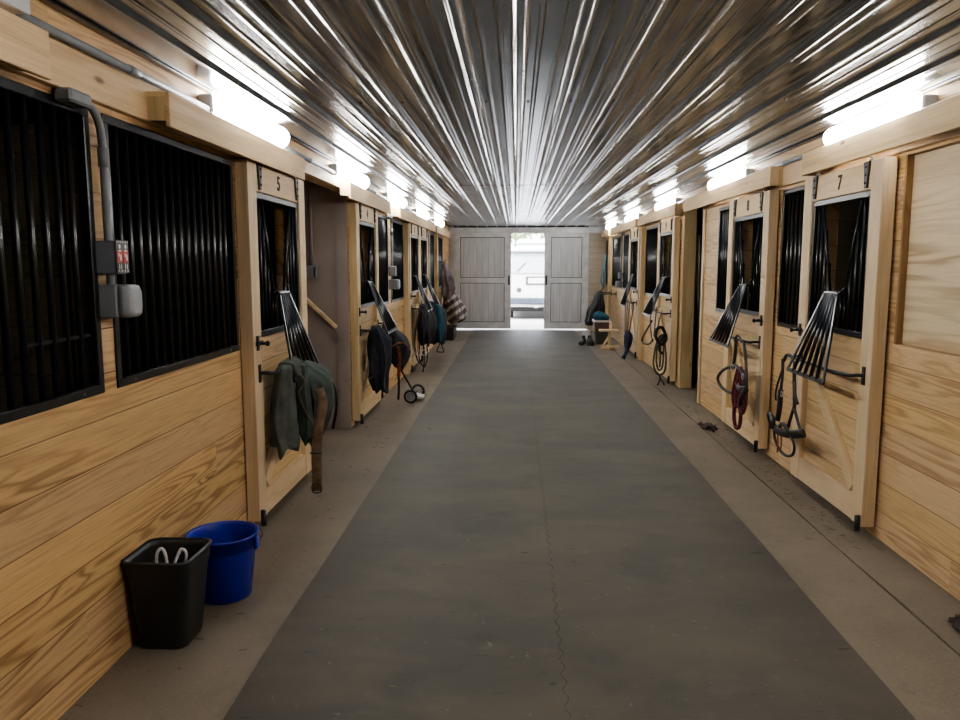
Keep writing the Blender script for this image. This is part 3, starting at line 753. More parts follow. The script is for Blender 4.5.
# pole and hook standing inside the dark doorway on the right
e = thing('broom', 'pale-handled broom standing in the dark doorway on the right', 'broom', (2.44, 10.4, 0))
MB().tube([(2.44, 10.4, .12), (2.425, 10.42, 1.95)], .013).build('handle', M['greywhite'], e)
MB().box(2.33, 2.57, 10.37, 10.43, .002, .12).build('brush_head', M['charcoal'], e, bevel=.01)

# ------------------------------------------------------------------ things on the floor
def rrect(cx, cy, z, hx, hy, r, n=6):
    pts = []
    for qx, qy, a0 in ((1, 1, 0), (-1, 1, PI / 2), (-1, -1, PI), (1, -1, 3 * PI / 2)):
        for i in range(n + 1):
            a = a0 + PI / 2 * i / n
            pts.append((cx + qx * (hx - r) + r * math.cos(a), cy + qy * (hy - r) + r * math.sin(a), z))
    return pts
bx, by = -1.44, 3.02
e = thing('waste_bin', 'black plastic waste bin on the concrete beside the left wall', 'bin', (bx, by, 0))
H = .385
R = [rrect(bx - .005, by + .005, .001, .095, .098, .04), rrect(bx - .005, by + .005, .012, .102, .105, .042), rrect(bx, by, H * .8, .128, .134, .048), rrect(bx, by, H * .86, .134, .140, .048), rrect(bx, by, H - .008, .137, .144, .048), rrect(bx, by, H, .139, .146, .046),
     rrect(bx, by, H, .130, .137, .044), rrect(bx, by, H - .03, .127, .134, .042), rrect(bx, by, .02, .095, .098, .038)]
MB().loft(R).build('bin_body', M['blackplastic'], e)
R = [rrect(bx, by, H - .012, .136, .143, .046), rrect(bx, by, H - .012, .142, .149, .05), rrect(bx, by, H + .003, .143, .150, .05), rrect(bx, by, H + .004, .133, .140, .046)]
MB().loft(R, cap=(False, False)).build('rim', M['blackplastic'], e)
mb = MB()
for (dx, dy, lean) in ((-.006, -.03, -.014), (.016, -.03, .052)):
    p = cr([(bx + dx, by + dy, .16), (bx + dx - .020 + lean * .5, by + dy, .29), (bx + dx - .017 + lean, by + dy + .005, .375), (bx + dx + .001 + lean, by + dy + .008, .402), (bx + dx + .017 + lean, by + dy + .01, .375), (bx + dx + .018 + lean * .5, by + dy + .01, .28), (bx + dx + .006, by + dy, .16)], 6)
    mb.tube(p, .0065, 8)
mb.tube(cr([(bx - .07, by - .03, .15), (bx - .02, by - .01, .17), (bx + .04, by - .03, .155), (bx + .02, by + .05, .16), (bx - .05, by + .03, .155)], 6, True), .0065, 8, closed=True)
tag(mb.build('twine', M['whitecord'], origin=(bx, by, .15)), 'loops of white cord sticking up inside the black bin', 'cord')
mb = MB().lump([(bx, by, .17, .04, .04), (bx, by, .155, .085, .09), (bx, by, .08, .088, .09), (bx, by, .024, .08, .08)], 5, .05, 3)
tag(mb.build('rubbish', M['charcoal'], origin=(bx, by, .024)), 'dark rubbish filling the black bin under the white cord', 'rubbish')

ux, uy = -1.382, 3.46
e = thing('feed_bucket', 'blue plastic bucket on the floor beside the black bin', 'bucket', (ux, uy, 0))
HB = .31
MB().lathe([(.001, .001), (.118, .001), (.123, .006), (.150, HB - .07), (.151, HB - .068), (.157, HB - .066), (.158, HB - .012), (.166, HB - .010), (.167, HB), (.160, HB + .001), (.152, HB - .012), (.147, HB - .07), (.118, .012), (.001, .012)], (ux, uy, 0), 'z', 48).build('bucket_body', M['blueplastic'], e)
for q in (-1, 1): MB().box(ux + q * .158, ux + q * .172, uy - .022, uy + .022, HB - .075, HB - .02).build('handle_ear', M['blueplastic'], e, bevel=.004)
MB().tube(cr([(ux + .168, uy, HB - .04), (ux + .172, uy + .06, HB - .03), (ux + .128, uy + .128, HB - .024), (ux, uy + .178, HB - .02), (ux - .128, uy + .128, HB - .024), (ux - .172, uy + .06, HB - .03), (ux - .168, uy, HB - .04)], 7), .0035, 8).build('bail_handle', M['black_iron'], e)
tag(MB().lump([(ux - .02, uy, .15, .03, .03), (ux - .02, uy, .13, .09, .08), (ux, uy, .07, .10, .10), (ux, uy, .0135, .09, .09)], 6, .1, 9).build('rag', M['charcoal'], origin=(ux, uy, .0135)), 'dark rag lying in the bottom of the blue bucket', 'rag')

# lump at the right edge, scraps, straw
mb = MB().lump([(1.99, 3.25, .055, .01, .02), (1.985, 3.25, .045, .05, .06), (1.985, 3.25, .02, .075, .085), (1.985, 3.25, .001, .07, .08)], 5, .25, 2)
tag(mb.build('dung_clod', M['dung'], origin=(1.985, 3.25, 0)), 'dark brown clod on the concrete at the right edge', 'clod')
mb = MB().lump([(1.87, 7.42, .02, .01, .02), (1.87, 7.42, .014, .05, .14), (1.87, 7.42, .001, .07, .17)], 5, .3, 6)
tag(mb.build('dirt_patch', M['dung'], origin=(1.87, 7.42, 0)), 'dark flat smear of dirt on the concrete near door 8', 'dirt')
mb = MB()
for i in range(420):
    k = random.random()
    if k < .45: x, y = random.uniform(1.84, 2.07), random.uniform(4.2, 8.6)
    elif k < .7: x, y = random.uniform(-1.56, -1.1), random.uniform(2.4, 12)
    else: x, y = random.uniform(-.9, 1.9), random.uniform(2.4, 14)
    z = .0145 if -1.0 < x < 1.38 else .0015
    a = random.uniform(0, PI); l = random.uniform(.004, .022); w = random.uniform(.001, .003)
    mb.box(-l, l, -w, w, 0, .002); vs = mb.bm.verts[:] if False else None
    mb.bm.verts.ensure_lookup_table()
    for v in mb.bm.verts[-8:]:
        c, s_ = math.cos(a), math.sin(a); v.co = Vector((x + v.co.x * c - v.co.y * s_, y + v.co.x * s_ + v.co.y * c, z + v.co.z))
tag(mb.build('chaff', M['hay'], origin=(0, 7, 0)), 'scattered bits of straw and dirt on the floor', 'straw', kind='stuff')

# ------------------------------------------------------------------ hanging tack: helpers in wall coordinates (out from the door face, along, up)
def WL(o, y, z): return (-1.50 + o, y, z)
def WR(o, y, z): return (2.0 - o, y, z)
NX = (.62, .78, 0)
def strap(mb, pts, w=.02, t=.005, k=5, closed=False, nref=NX): return mb.tube(cr(pts, k, closed), .01, 8, closed=closed, flat=(w, t, nref))
def cloth_over_bar(mb, W, y0, y1, out, zbar, front, back, flare=.05, folds=4, seed=0, nu=30, nv=34, taper=.0):
    tot = front + back
    def fn(u, v):
        d = v * tot - back; y = y0 + (y1 - y0) * u
        hem = 1 + .10 * noise.noise(Vector((u * 3 + seed, seed, 0)))
        t = min(1, abs(d) / max(front, back))
        fo = math.sin(u * folds * 2 * PI + seed + .8 * math.sin(4 * t + seed)) * .028 * t + .03 * t * noise.noise(Vector((u * 5, t * 3, seed)))
        yc = (y0 + y1) / 2; y = yc + (y - yc) * (1 - taper * t) + .02 * noise.noise(Vector((u * 3, t * 2, seed + 4))) * t
        if d < 0: o = out - .018 - .02 * t + fo * .4; z = zbar + .012 - abs(d) * hem
        else: o = out + .018 + flare * math.sin(t * PI * .7) + fo; z = zbar + .012 - d * hem
        if abs(d) < .03: o = out + d / .03 * .018; z = zbar + .013 - (d / .03) ** 2 * .01
        o = max(o, .105 - .0)
        return W(o, y, z)
    return mb.grid(fn, nu, nv)

# door 5: grey-green blanket and green coat with a brown leather strap
o = MB().lump([WL(.105, 4.60, .965) + (.02, .05), WL(.10, 4.60, .945) + (.045, .08), WL(.09, 4.60, .88) + (.055, .085), WL(.082, 4.60, .72) + (.068, .10), WL(.085, 4.59, .56) + (.075, .11), WL(.09, 4.58, .48) + (.080, .11), WL(.09, 4.58, .44) + (.078, .105)], 5, .13, 1.0).build('wool_blanket', M['canvas_grey'], origin=WL(.09, 4.58, .42), sub=1)
tag(o, 'grey-green folded blanket hanging on the bar of door 5', 'blanket')
e = thing('canvas_coat', 'dark green canvas coat bundled on the bar of door 5', 'coat', WL(.23, 4.9, .4))
MB().lump([WL(.10, 4.92, .95) + (.03, .05), WL(.13, 4.94, .915) + (.06, .12), WL(.185, 4.95, .84) + (.09, .15), WL(.205, 4.96, .72) + (.098, .16), WL(.195, 4.95, .60) + (.095, .16), WL(.175, 4.93, .50) + (.085, .15), WL(.165, 4.92, .45) + (.07, .13)], 6, .17, 2.2).build('coat_body', M['canvas'], e, sub=1)
MB().lump([WL(.165, 4.72, .95) + (.02, .04), WL(.165, 4.72, .91) + (.035, .05), WL(.17, 4.70, .78) + (.04, .05), WL(.18, 4.70, .62) + (.05, .05), WL(.20, 4.70, .50) + (.045, .05), WL(.20, 4.70, .45) + (.03, .04)], 5, .2, 5.0).build('sleeve', M['canvas'], e, sub=1)
mb = MB(); strap(mb, [WL(.14, 4.62, .93), WL(.205, 4.63, .86), WL(.17, 4.62, .78), WL(.21, 4.63, .66), WL(.245, 4.66, .58)], .014, .008); mb.build('drawcord', M['leather'], e)
mb = MB()
for k in range(5): mb.tube(cr([WL(.06, 4.76 - .035 * k, .91), WL(.07, 4.74 - .035 * k, .955), WL(.105, 4.73 - .035 * k, .985 - .004 * k), WL(.145, 4.74 - .035 * k, .955), WL(.165, 4.76 - .035 * k, .89)], 5), .017, 8)
mb.build('collar', M['canvas_grey'], e)
e = thing('girth_strap', 'brown leather girth strap hanging lowest beside the green coat', 'strap', WL(.27, 4.66, .15))
mb = MB(); cr_p = [WL(.275, 4.69, .80), WL(.30, 4.68, .70), WL(.275, 4.66, .55), WL(.262, 4.65, .40), WL(.26, 4.65, .25), WL(.258, 4.65, .155)]
mb.tube(cr(cr_p, 6), .01, 10, flat=(.064, .012, (0, 1, 0))); mb.build('leather_band', M['leather'], e)
mb = MB(); mb.tube(cr([WL(.225, 4.64, .40), WL(.30, 4.64, .40)], 2), .006, 6); mb.tube(cr([WL(.235, 4.64, .20), WL(.285, 4.64, .20), WL(.285, 4.64, .15), WL(.235, 4.64, .15)], 3, True), .004, 6, closed=True); mb.build('buckle', M['black_iron'], e)
mb = MB(); strap(mb, [WL(.20, 5.14, .86), WL(.27, 5.14, .72), WL(.275, 5.14, .58), WL(.25, 5.13, .45)], .03, .014); mb.build('billet', M['dark_leather'], e)

# door 4: navy rugs, tan strap, wheeled cart
e = thing('horse_rug', 'black-navy rug bundle hanging on the bar of door 4', 'blanket', WL(.2, 7.6, .3))
MB().lump([WL(.12, 7.52, .97) + (.03, .06), WL(.13, 7.54, .93) + (.06, .11), WL(.145, 7.60, .82) + (.10, .18), WL(.145, 7.60, .62) + (.10, .19), WL(.14, 7.57, .46) + (.09, .15), WL(.155, 7.55, .33) + (.065, .11)], 7, .2, 1.4).build('rug_body', M['navy'], e, sub=1)
mb = MB(); strap(mb, [WL(.20, 7.42, .82), WL(.22, 7.41, .6), WL(.20, 7.42, .42), WL(.19, 7.44, .26)], .03, .006); strap(mb, [WL(.16, 7.40, .52), WL(.10, 7.38, .47), WL(.07, 7.36, .46)], .025, .006); mb.build('rug_strap', M['charcoal'], e)
e = thing('saddle_pad', 'rounded black saddle pad at the right of the door 4 bar', 'saddle pad', WL(.3, 8.05, .5))
MB().lump([WL(.12, 8.08, .94) + (.03, .08), WL(.15, 8.08, .90) + (.06, .14), WL(.215, 8.08, .81) + (.11, .19), WL(.255, 8.08, .68) + (.12, .19), WL(.26, 8.08, .56) + (.10, .15), WL(.26, 8.08, .48) + (.04, .07)], 5, .10, 4.4).build('pad_body', M['charcoal'], e, sub=1)
mb = MB(); strap(mb, [WL(.22, 7.86, .72), WL(.30, 7.87, .76), WL(.36, 7.92, .74), WL(.385, 8.0, .68)], .02, .008); mb.build('piping', M['tan_leather'], e)
e = thing('cinch_strap', 'rust-brown leather strap hanging below the door 4 rugs', 'strap', WL(.29, 7.84, .2))
mb = MB(); strap(mb, [WL(.29, 7.82, .73), WL(.31, 7.83, .62), WL(.30, 7.83, .50), WL(.295, 7.83, .42)], .05, .012); mb.build('leather_band', M['tan_leather'], e)
mb = MB(); strap(mb, [WL(.295, 7.83, .42), WL(.295, 7.84, .34), WL(.29, 7.85, .24), WL(.285, 7.85, .17)], .035, .014); mb.build('tail', M['dark_leather'], e)

e = thing('wheeled_caddy', 'two-wheeled hand caddy with long black handle leaning by door 4', 'hand cart', (-1.2, 8.85, 0))
wr = .080
for (wx, wy) in ((-1.185, 8.56), (-1.15, 8.97)):
    ax_ = Vector((.085, .996, 0)).normalized(); c = Vector((wx, wy, wr))
    u = Vector((0, 0, 1)); v_ = ax_.cross(u)
    ring = [c + u * (math.cos(2 * PI * i / 28) * (wr - .014)) + v_ * (math.sin(2 * PI * i / 28) * (wr - .014)) for i in range(28)]
    tyre = MB().tube(ring, .014, 8, closed=True).build('wheel', M['tire'], e)
    mb = MB(); mb.tube([c - ax_ * .012, c + ax_ * .012], wr - .026, 24); mb.tube([c - ax_ * .02, c + ax_ * .02], .018, 12); mb.build('hub', M['alu'], tyre)
MB().tube([(-1.185, 8.56, wr), (-1.15, 8.97, wr)], .008).build('axle', M['black_iron'], e)
MB().tube(cr([(-1.17, 8.74, wr), (-1.205, 8.71, .17), (-1.335, 8.60, .45), (-1.445, 8.47, .70), (-1.465, 8.44, .76)], 5), .011).build('handle', M['black_iron'], e)
MB().hexa([(-1.16, 8.66, .05), (-1.16, 8.86, .05), (-1.06, 8.86, .03), (-1.06, 8.66, .03), (-1.16, 8.66, .075), (-1.16, 8.86, .075), (-1.06, 8.86, .055), (-1.06, 8.66, .055)]).build('plate', M['greywhite'], e)

# doors 3 and 2
e = thing('riding_jacket', 'black quilted jacket hanging on the bar of door 3', 'jacket', WL(.25, 11.5, .3))
MB().lump([WL(.11, 11.45, .96) + (.03, .10), WL(.13, 11.45, .92) + (.065, .2), WL(.17, 11.5, .80) + (.115, .30), WL(.17, 11.5, .60) + (.12, .30), WL(.165, 11.48, .46) + (.105, .26), WL(.16, 11.46, .38) + (.085, .22)], 7, .18, .4).build('jacket_body', M['charcoal'], e, sub=1)
MB().lump([WL(.18, 11.22, .92) + (.03, .06), WL(.16, 11.16, .70) + (.04, .08), WL(.15, 11.15, .50) + (.03, .07)], 4, .15, 2).build('sleeve', M['navy'], e, sub=1)
e = thing('rain_jacket', 'black jacket with teal side panel hanging on the bar of door 2', 'jacket', WL(.25, 12.6, .25))
MB().lump([WL(.11, 12.6, .96) + (.03, .10), WL(.14, 12.6, .92) + (.07, .2), WL(.215, 12.6, .80) + (.13, .32), WL(.225, 12.6, .55) + (.14, .32), WL(.22, 12.6, .38) + (.12, .30), WL(.21, 12.6, .27) + (.09, .24)], 7, .16, 5.1).build('jacket_body', M['navy'], e, sub=1)
MB().lump([WL(.25, 12.33, .93) + (.03, .05), WL(.285, 12.31, .78) + (.05, .07), WL(.295, 12.31, .52) + (.05, .07), WL(.28, 12.33, .33) + (.03, .06)], 4, .14, 1).build('side_panel', M['teal'], e, sub=1)
e = thing('bridle', 'dark bridle straps dangling below the black jacket on door 3', 'bridle', WL(.25, 11.3, .1))
mb = MB()
strap(mb, [WL(.13, 11.02, .94), WL(.06, 11.0, .6), WL(.05, 11.0, .35), WL(.10, 11.02, .16), WL(.16, 11.04, .26), WL(.165, 11.05, .5), WL(.15, 11.05, .94)], .026, .014)
strap(mb, [WL(.11, 11.06, .42), WL(.10, 11.08, .2), WL(.17, 11.1, .08), WL(.22, 11.1, .22), WL(.21, 11.1, .40)], .024, .012)
strap(mb, [WL(.17, 11.1, .38), WL(.17, 11.1, .15), WL(.15, 11.1, .0), ], .022, .012)
mb.build('straps', M['dark_leather'], e)
mb = MB()
for yy in (.10, .19): mb.tube([Vector(WL(yy + .04 * math.cos(a), 10.98, .3 + .04 * math.sin(a))) for a in [2 * PI * i / 16 for i in range(16)]], .006, 6, closed=True)
mb.build('bit_ring', M['zinc'], e)
e = thing('stirrup_leather', 'black strap with iron hanging under the teal-striped jacket', 'strap', WL(.28, 12.95, .1))
mb = MB(); strap(mb, [WL(.135, 12.98, .93), WL(.20, 13.0, .5), WL(.22, 13.0, .22)], .03, .008); mb.build('leather_band', M['dark_leather'], e)
MB().tube(cr([WL(.22, 13.0, .23), WL(.26, 12.98, .16), WL(.28, 12.97, .09), WL(.22, 13.0, .08), WL(.16, 13.03, .09), WL(.18, 13.02, .16)], 4, True), .009, 8, closed=True).build('stirrup', M['black_iron'], e)

# far left: plaid blanket, mauve cloth, dark rug on hooks
def wall_hook(W, y, z, label, reach=.12, base=-.075):
    e = thing('wall_hook', label, 'hook', W(base, y, z))
    MB().box(W(base, 0, 0)[0], W(base + .008, 0, 0)[0], y - .02, y + .02, z - .05, z + .03).build('plate', M['black_iron'], e)
    MB().tube(cr([W(base + .006, y, z), W(base + reach * .6, y, z - .01), W(base + reach, y, z + .005), W(base + reach + .01, y, z + .035)], 5), .008).build('prong', M['black_iron'], e)
wall_hook(WL, 15.50, 1.62, 'black hook on the far left wall holding a mauve cloth', .16)
o = MB().lump([WL(.075, 15.50, 1.63) + (.02, .04), WL(.08, 15.48, 1.5) + (.06, .12), WL(.12, 15.45, 1.3) + (.11, .18), WL(.14, 15.45, 1.1) + (.125, .20), WL(.13, 15.45, .95) + (.11, .18), WL(.12, 15.45, .88) + (.06, .1)], 6, .2, 1.9).build('fleece_cooler', M['mauvecloth'], origin=WL(.1, 15.55, .9), sub=1)
tag(o, 'mauve-brown fleece hanging above the plaid blanket at the far left', 'blanket')
wall_hook(WL, 16.2, 1.05, 'black hook low on the far left wall holding the plaid blanket', .16)
o = MB().lump([WL(.075, 16.2, 1.06) + (.02, .05), WL(.10, 16.2, .98) + (.12, .22), WL(.15, 16.2, .82) + (.17, .32), WL(.22, 16.2, .62) + (.22, .36), WL(.24, 16.2, .45) + (.21, .34), WL(.22, 16.2, .34) + (.10, .2)], 6, .15, 3.3).build('plaid_blanket', M['plaid'], origin=WL(.2, 16.1, .3), sub=1)
tag(o, 'plaid tan and black blanket hanging in a bulky bundle at far left', 'blanket')
e = thing('tack_box', 'dark brown wooden tack box under the plaid blanket at far left', 'box', (-1.42, 16.2, 0))
MB().box(XL + .02, -1.28, 15.8, 16.65, .001, .22).build('box_body', M['dung'], e, bevel=.008)
MB().box(XL + .015, -1.27, 15.79, 16.66, .221, .26).build('lid', M['dung'], e, bevel=.008)

# door 7: black bridle
def ringpts(W, o, y, z, r, n=16): return [Vector(W(o, y + r * math.cos(2 * PI * i / n), z + r * math.sin(2 * PI * i / n))) for i in range(n)]
e = thing('bridle', 'black bridle with round noseband hanging on the bar of door 7', 'bridle', WR(.135, 5.3, .25))
mb = MB(); O = .135
strap(mb, [WR(O, 5.43, .915), WR(O, 5.42, .80), WR(O + .01, 5.41, .70)], .022, .010)
strap(mb, [WR(O + .01, 5.41, .70), WR(O + .01, 5.42, .56), WR(O + .01, 5.45, .47)], .038, .014)
strap(mb, [WR(O, 5.20, .925), WR(O, 5.19, .80), WR(O, 5.17, .70), WR(O, 5.16, .60)], .026, .012)
strap(mb, [WR(O, 5.175, .79), WR(O + .01, 5.13, .71), WR(O, 5.10, .65)], .02, .01)
strap(mb, [WR(O, 5.41, .90), WR(O, 5.36, .945), WR(O, 5.28, .95), WR(O, 5.22, .93)], .024, .006)
strap(mb, [WR(O, 5.17, .62), WR(O, 5.23, .52), WR(O, 5.27, .45)], .022, .010)
strap(mb, [WR(O, 5.17, .62), WR(O, 5.08, .53), WR(O, 5.0, .465)], .022, .010)
mb.build('headpiece', M['dark_leather'], e)
mb = MB()
strap(mb, [WR(O, 5.60, .43), WR(O + .02, 5.48, .42), WR(O + .03, 5.33, .415), WR(O + .02, 5.14, .44), WR(O, 4.97, .485)], .060, .024)
strap(mb, [WR(O, 5.60, .42), WR(O + .03, 5.56, .49), WR(O + .04, 5.47, .48), WR(O + .04, 5.46, .41)], .045, .02)
strap(mb, [WR(O + .03, 5.36, .44), WR(O + .035, 5.26, .485), WR(O + .03, 5.16, .45)], .03, .016)
mb.build('browband', M['dark_leather'], e)
mb = MB(); mb.tube(cr([WR(O + .02, 5.47, .38), WR(O + .02, 5.44, .33), WR(O + .02, 5.35, .285), WR(O + .02, 5.22, .275), WR(O + .02, 5.10, .31), WR(O + .02, 5.07, .37), WR(O + .02, 5.14, .42), WR(O + .02, 5.30, .435), WR(O + .02, 5.43, .425)], 6, True), .010, 8, closed=True); mb.build('noseband', M['dark_leather'], e)
mb = MB()
strap(mb, [WR(O + .03, 5.37, .41), WR(O + .03, 5.36, .33), WR(O + .03, 5.36, .26)], .012, .005); strap(mb, [WR(O + .03, 5.30, .41), WR(O + .03, 5.29, .34), WR(O + .03, 5.30, .30)], .012, .005)
mb.build('chin_strap', M['tan_leather'], e)
mb = MB(); mb.tube(ringpts(WR, O + .01, 5.39, .67, .018), .004, 6, closed=True); mb.tube(ringpts(WR, O, 5.20, .665, .018), .004, 6, closed=True); mb.build('buckle', M['zinc'], e)
e = thing('rein', 'thin black rein strap hanging beside the door 7 bridle', 'strap', WR(.14, 5.44, .5))
mb = MB(); strap(mb, [WR(O, 5.405, .87), WR(O + .03, 5.42, .74), WR(O + .02, 5.48, .66), WR(O, 5.53, .60)], .015, .005); mb.build('rein_strap', M['dark_leather'], e)

# door 8: halter and burgundy lead rope
e = thing('halter', 'black rope halter hanging on the bar of door 8', 'halter', WR(.14, 6.9, .4))
mb = MB(); O = .14
def yz8(px, py, o=O):     # helper only for shape lists below, already in metres
    return WR(o, px, py)
strap(mb, [yz8(6.56, .94), yz8(6.57, .84), yz8(6.60, .74), yz8(6.62, .68)], .03, .012)
strap(mb, [yz8(6.36, .945), yz8(6.28, .82), yz8(6.24, .70), yz8(6.22, .60), yz8(6.20, .56)], .026, .012)
strap(mb, [yz8(6.62, .92), yz8(6.52, .975), yz8(6.40, .93)], .022, .008)
mb.build('headstall', M['dark_leather'], e)
mb = MB(); mb.tube(cr([yz8(6.60, .70), yz8(6.82, .66), yz8(7.02, .59), yz8(7.10, .52), yz8(6.98, .47), yz8(6.78, .46), yz8(6.60, .47)], 6), .014, 8)
mb.tube(cr([yz8(6.58, .72), yz8(6.40, .70), yz8(6.28, .63), yz8(6.30, .57), yz8(6.42, .53)], 6), .013, 8); mb.build('noseband', M['dark_leather'], e)
mb = MB(); strap(mb, [yz8(6.40, .57, O + .02), yz8(6.30, .56, O + .03), yz8(6.14, .585, O + .02)], .05, .02); strap(mb, [yz8(6.14, .585, O + .02), yz8(6.24, .50, O + .03), yz8(6.30, .42, O + .02)], .045, .018); mb.build('cheek_piece', M['dark_leather'], e)
mb = MB(); mb.tube(ringpts(WR, O + .01, 6.62, .69, .03), .006, 6, closed=True); mb.tube(ringpts(WR, O + .01, 6.30, .66, .024), .005, 6, closed=True); mb.build('ring', M['zinc'], e)
e = thing('lead_rope', 'burgundy lead rope looped on the halter of door 8', 'rope', WR(.16, 6.5, .2))
mb = MB()
for i in range(6):
    oo = O + .025 + .012 * (i % 3); dy = .028 * (i - 2.5)
    mb.tube(cr([WR(oo - .05, 6.41 + dy, .70), WR(oo + .012 - .05, 6.43 + dy, .60), WR(oo + .012 - .05, 6.46 + dy * 1.2, .48), WR(oo - .05, 6.46 + dy, .40 - .03 * (i % 2)), WR(oo - .01 - .05, 6.41 + dy, .41), WR(oo - .006 - .05, 6.39 + dy, .50), WR(oo - .05, 6.39 + dy, .62)], 6), .016, 8)
mb.build('coil', M['burgundy'], e)
mb = MB(); mb.tube(cr([WR(O + .04 - .05, 6.53, .55), WR(O + .04 - .05, 6.57, .36), WR(O + .04 - .05, 6.56, .25), WR(O + .04 - .05, 6.49, .195), WR(O + .04 - .05, 6.40, .23), WR(O + .04 - .05, 6.38, .33), WR(O + .045 - .05, 6.41, .46)], 7), .0165, 8)
mb.tube(cr([WR(O + .045 - .05, 6.35, .64), WR(O + .05 - .05, 6.27, .56), WR(O + .05 - .05, 6.23, .44), WR(O + .05 - .05, 6.29, .36), WR(O + .045 - .05, 6.37, .38)], 7), .0155, 8); mb.build('loop', M['burgundy'], e)
mb = MB(); strap(mb, [WR(O + .04 - .05, 6.43, .72), WR(O + .05 - .05, 6.33, .66), WR(O + .05 - .05, 6.27, .60)], .026, .018); strap(mb, [WR(O + .06 - .05, 6.49, .58), WR(O + .065 - .05, 6.41, .56), WR(O + .06 - .05, 6.33, .58)], .035, .02); mb.build('knot', M['burgundy'], e)

# door 9: bridle with coiled olive rope
e = thing('bridle', 'dark bridle with wide open rein loop on the bar of door 9', 'bridle', WR(.15, 10.6, .3))
mb = MB(); O = .14
strap(mb, [WR(O, 10.75, .93), WR(O, 10.72, .75), WR(O, 10.62, .60), WR(O, 10.50, .52)], .024, .008)
strap(mb, [WR(O, 10.30, .95), WR(O, 10.36, .78), WR(O, 10.42, .60)], .022, .008)
strap(mb, [WR(O, 10.74, .92), WR(O, 10.52, 1.0), WR(O, 10.32, .95)], .024, .008)
strap(mb, [WR(O - .03, 10.08, .95), WR(O, 10.12, .80), WR(O, 10.2, .66), WR(O, 10.25, .58)], .018, .006)
mb.build('headpiece', M['leather'], e)
mb = MB(); mb.tube(cr([WR(O, 10.60, .80), WR(O, 10.95, .66), WR(O, 11.3, .52), WR(O, 11.38, .44), WR(O, 11.1, .43), WR(O, 10.75, .47), WR(O, 10.5, .55)], 6), .013, 8); mb.build('rein', M['dark_leather'], e)
e = thing('coiled_rope', 'dark coiled rope hanging low on stall door 9', 'rope', WR(.15, 10.35, .05))
mb = MB()
def LP(lst, y): return [WR(a, y + .25 * (.12 - a), b) for a, b in lst]
mb.tube(cr(LP([(.10, .66), (.17, .60), (.205, .45), (.215, .28), (.17, .17), (.12, .145), (.07, .18), (.05, .30), (.06, .46)], 9.99), 6, True), .013, 8, closed=True)
mb.tube(cr(LP([(.11, .64), (.16, .52), (.175, .34), (.15, .22), (.12, .20), (.09, .24), (.08, .38), (.085, .52)], 10.03), 6, True), .012, 8, closed=True)
mb.tube(cr(LP([(.13, .62), (.125, .42), (.13, .24)], 10.0), 5), .012, 8); mb.build('coils', M['olive_rope'], e)
mb = MB(); mb.tube(cr(LP([(.06, .62), (.12, .54), (.19, .62), (.20, .72), (.12, .76)], 9.98), 5, True), .022, 8, closed=True); mb.tube(cr(LP([(.07, .70), (.13, .60), (.15, .48), (.10, .42)], 9.97), 5), .016, 8); mb.build('wrap', M['dark_leather'], e)
mb = MB(); mb.tube(cr(LP([(.13, .15), (.13, .08), (.16, .008)], 9.97), 4), .010, 6); mb.tube(cr(LP([(.13, .10), (.08, .04), (.07, .008)], 9.97), 4), .010, 6); mb.build('tail', M['dark_leather'], e)

# door 10: three straps and navy halter
e = thing('halter', 'navy web halter on long straps hanging from the bar of door 10', 'halter', WR(.14, 13.3, .05))
mb = MB()
for yy, y2 in ((13.50, 13.15), (13.25, 13.0), (13.0, 12.9)): strap(mb, [WR(.10, yy, .95), WR(.12, (yy + y2) / 2, .65), WR(.14, y2, .42)], .026, .014)
mb.build('straps', M['leather'], e)
MB().lump([WR(.13, 12.95, .47) + (.02, .05), WR(.12, 12.93, .42) + (.06, .10), WR(.12, 12.92, .32) + (.065, .10), WR(.13, 12.90, .24) + (.05, .08), WR(.14, 12.88, .16) + (.03, .05), WR(.17, 12.85, .08) + (.028, .05), WR(.20, 12.83, .02) + (.03, .05)], 5, .2, 2).build('halter_body', M['navyrope'], e)
mb = MB(); strap(mb, [WR(.04, 12.96, .95), WR(.05, 12.94, .80), WR(.08, 12.93, .60), WR(.10, 12.93, .46)], .028, .012); mb.build('red_strap', M['tan_leather'], e)

# far right corner: dark coat, teal halter, stacked crates, stool, boots
e = thing('blanket_rack', 'black wall rack holding the dark coat at far right', 'rack', (XR, 16.6, .95))
MB().tube(cr([(XR - .001, 16.2, .95), (XR - .26, 16.2, .95), (XR - .30, 16.25, .95), (XR - .30, 16.95, .95), (XR - .26, 17.0, .95), (XR - .001, 17.0, .95)], 4), .011).build('rail', M['black_iron'], e)
for yy in (16.2, 17.0): MB().box(XR - .008, XR - .001, yy - .03, yy + .03, .88, 1.02).build('plate', M['black_iron'], e)
o = MB().lump([(1.79, 16.6, 1.0, .03, .12), (1.78, 16.6, .95, .07, .22), (1.75, 16.55, .8, .11, .30), (1.71, 16.5, .6, .16, .34), (1.68, 16.5, .4, .18, .34), (1.67, 16.5, .28, .15, .28)], 7, .16, 4).build('stable_coat', M['charcoal'], origin=(1.72, 16.5, .28), sub=1)
tag(o, 'dark coat draped over the rack behind the crates', 'coat')
e = thing('halter', 'teal-grey rope halter hanging by the last right grille', 'halter', (1.97, 17.12, 1.0))
mb = MB()
mb.tube(cr([(1.96, 17.12, 1.80), (1.93, 17.05, 1.6), (1.92, 17.02, 1.3), (1.92, 17.06, 1.05), (1.95, 17.14, 1.2), (1.96, 17.16, 1.5)], 6, True), .018, 8, closed=True)
mb.tube(cr([(1.94, 17.08, 1.62), (1.89, 17.0, 1.4), (1.86, 16.98, 1.2), (1.9, 17.05, 1.1)], 6), .018, 8); mb.build('noseband', M['teal_grey'], e)
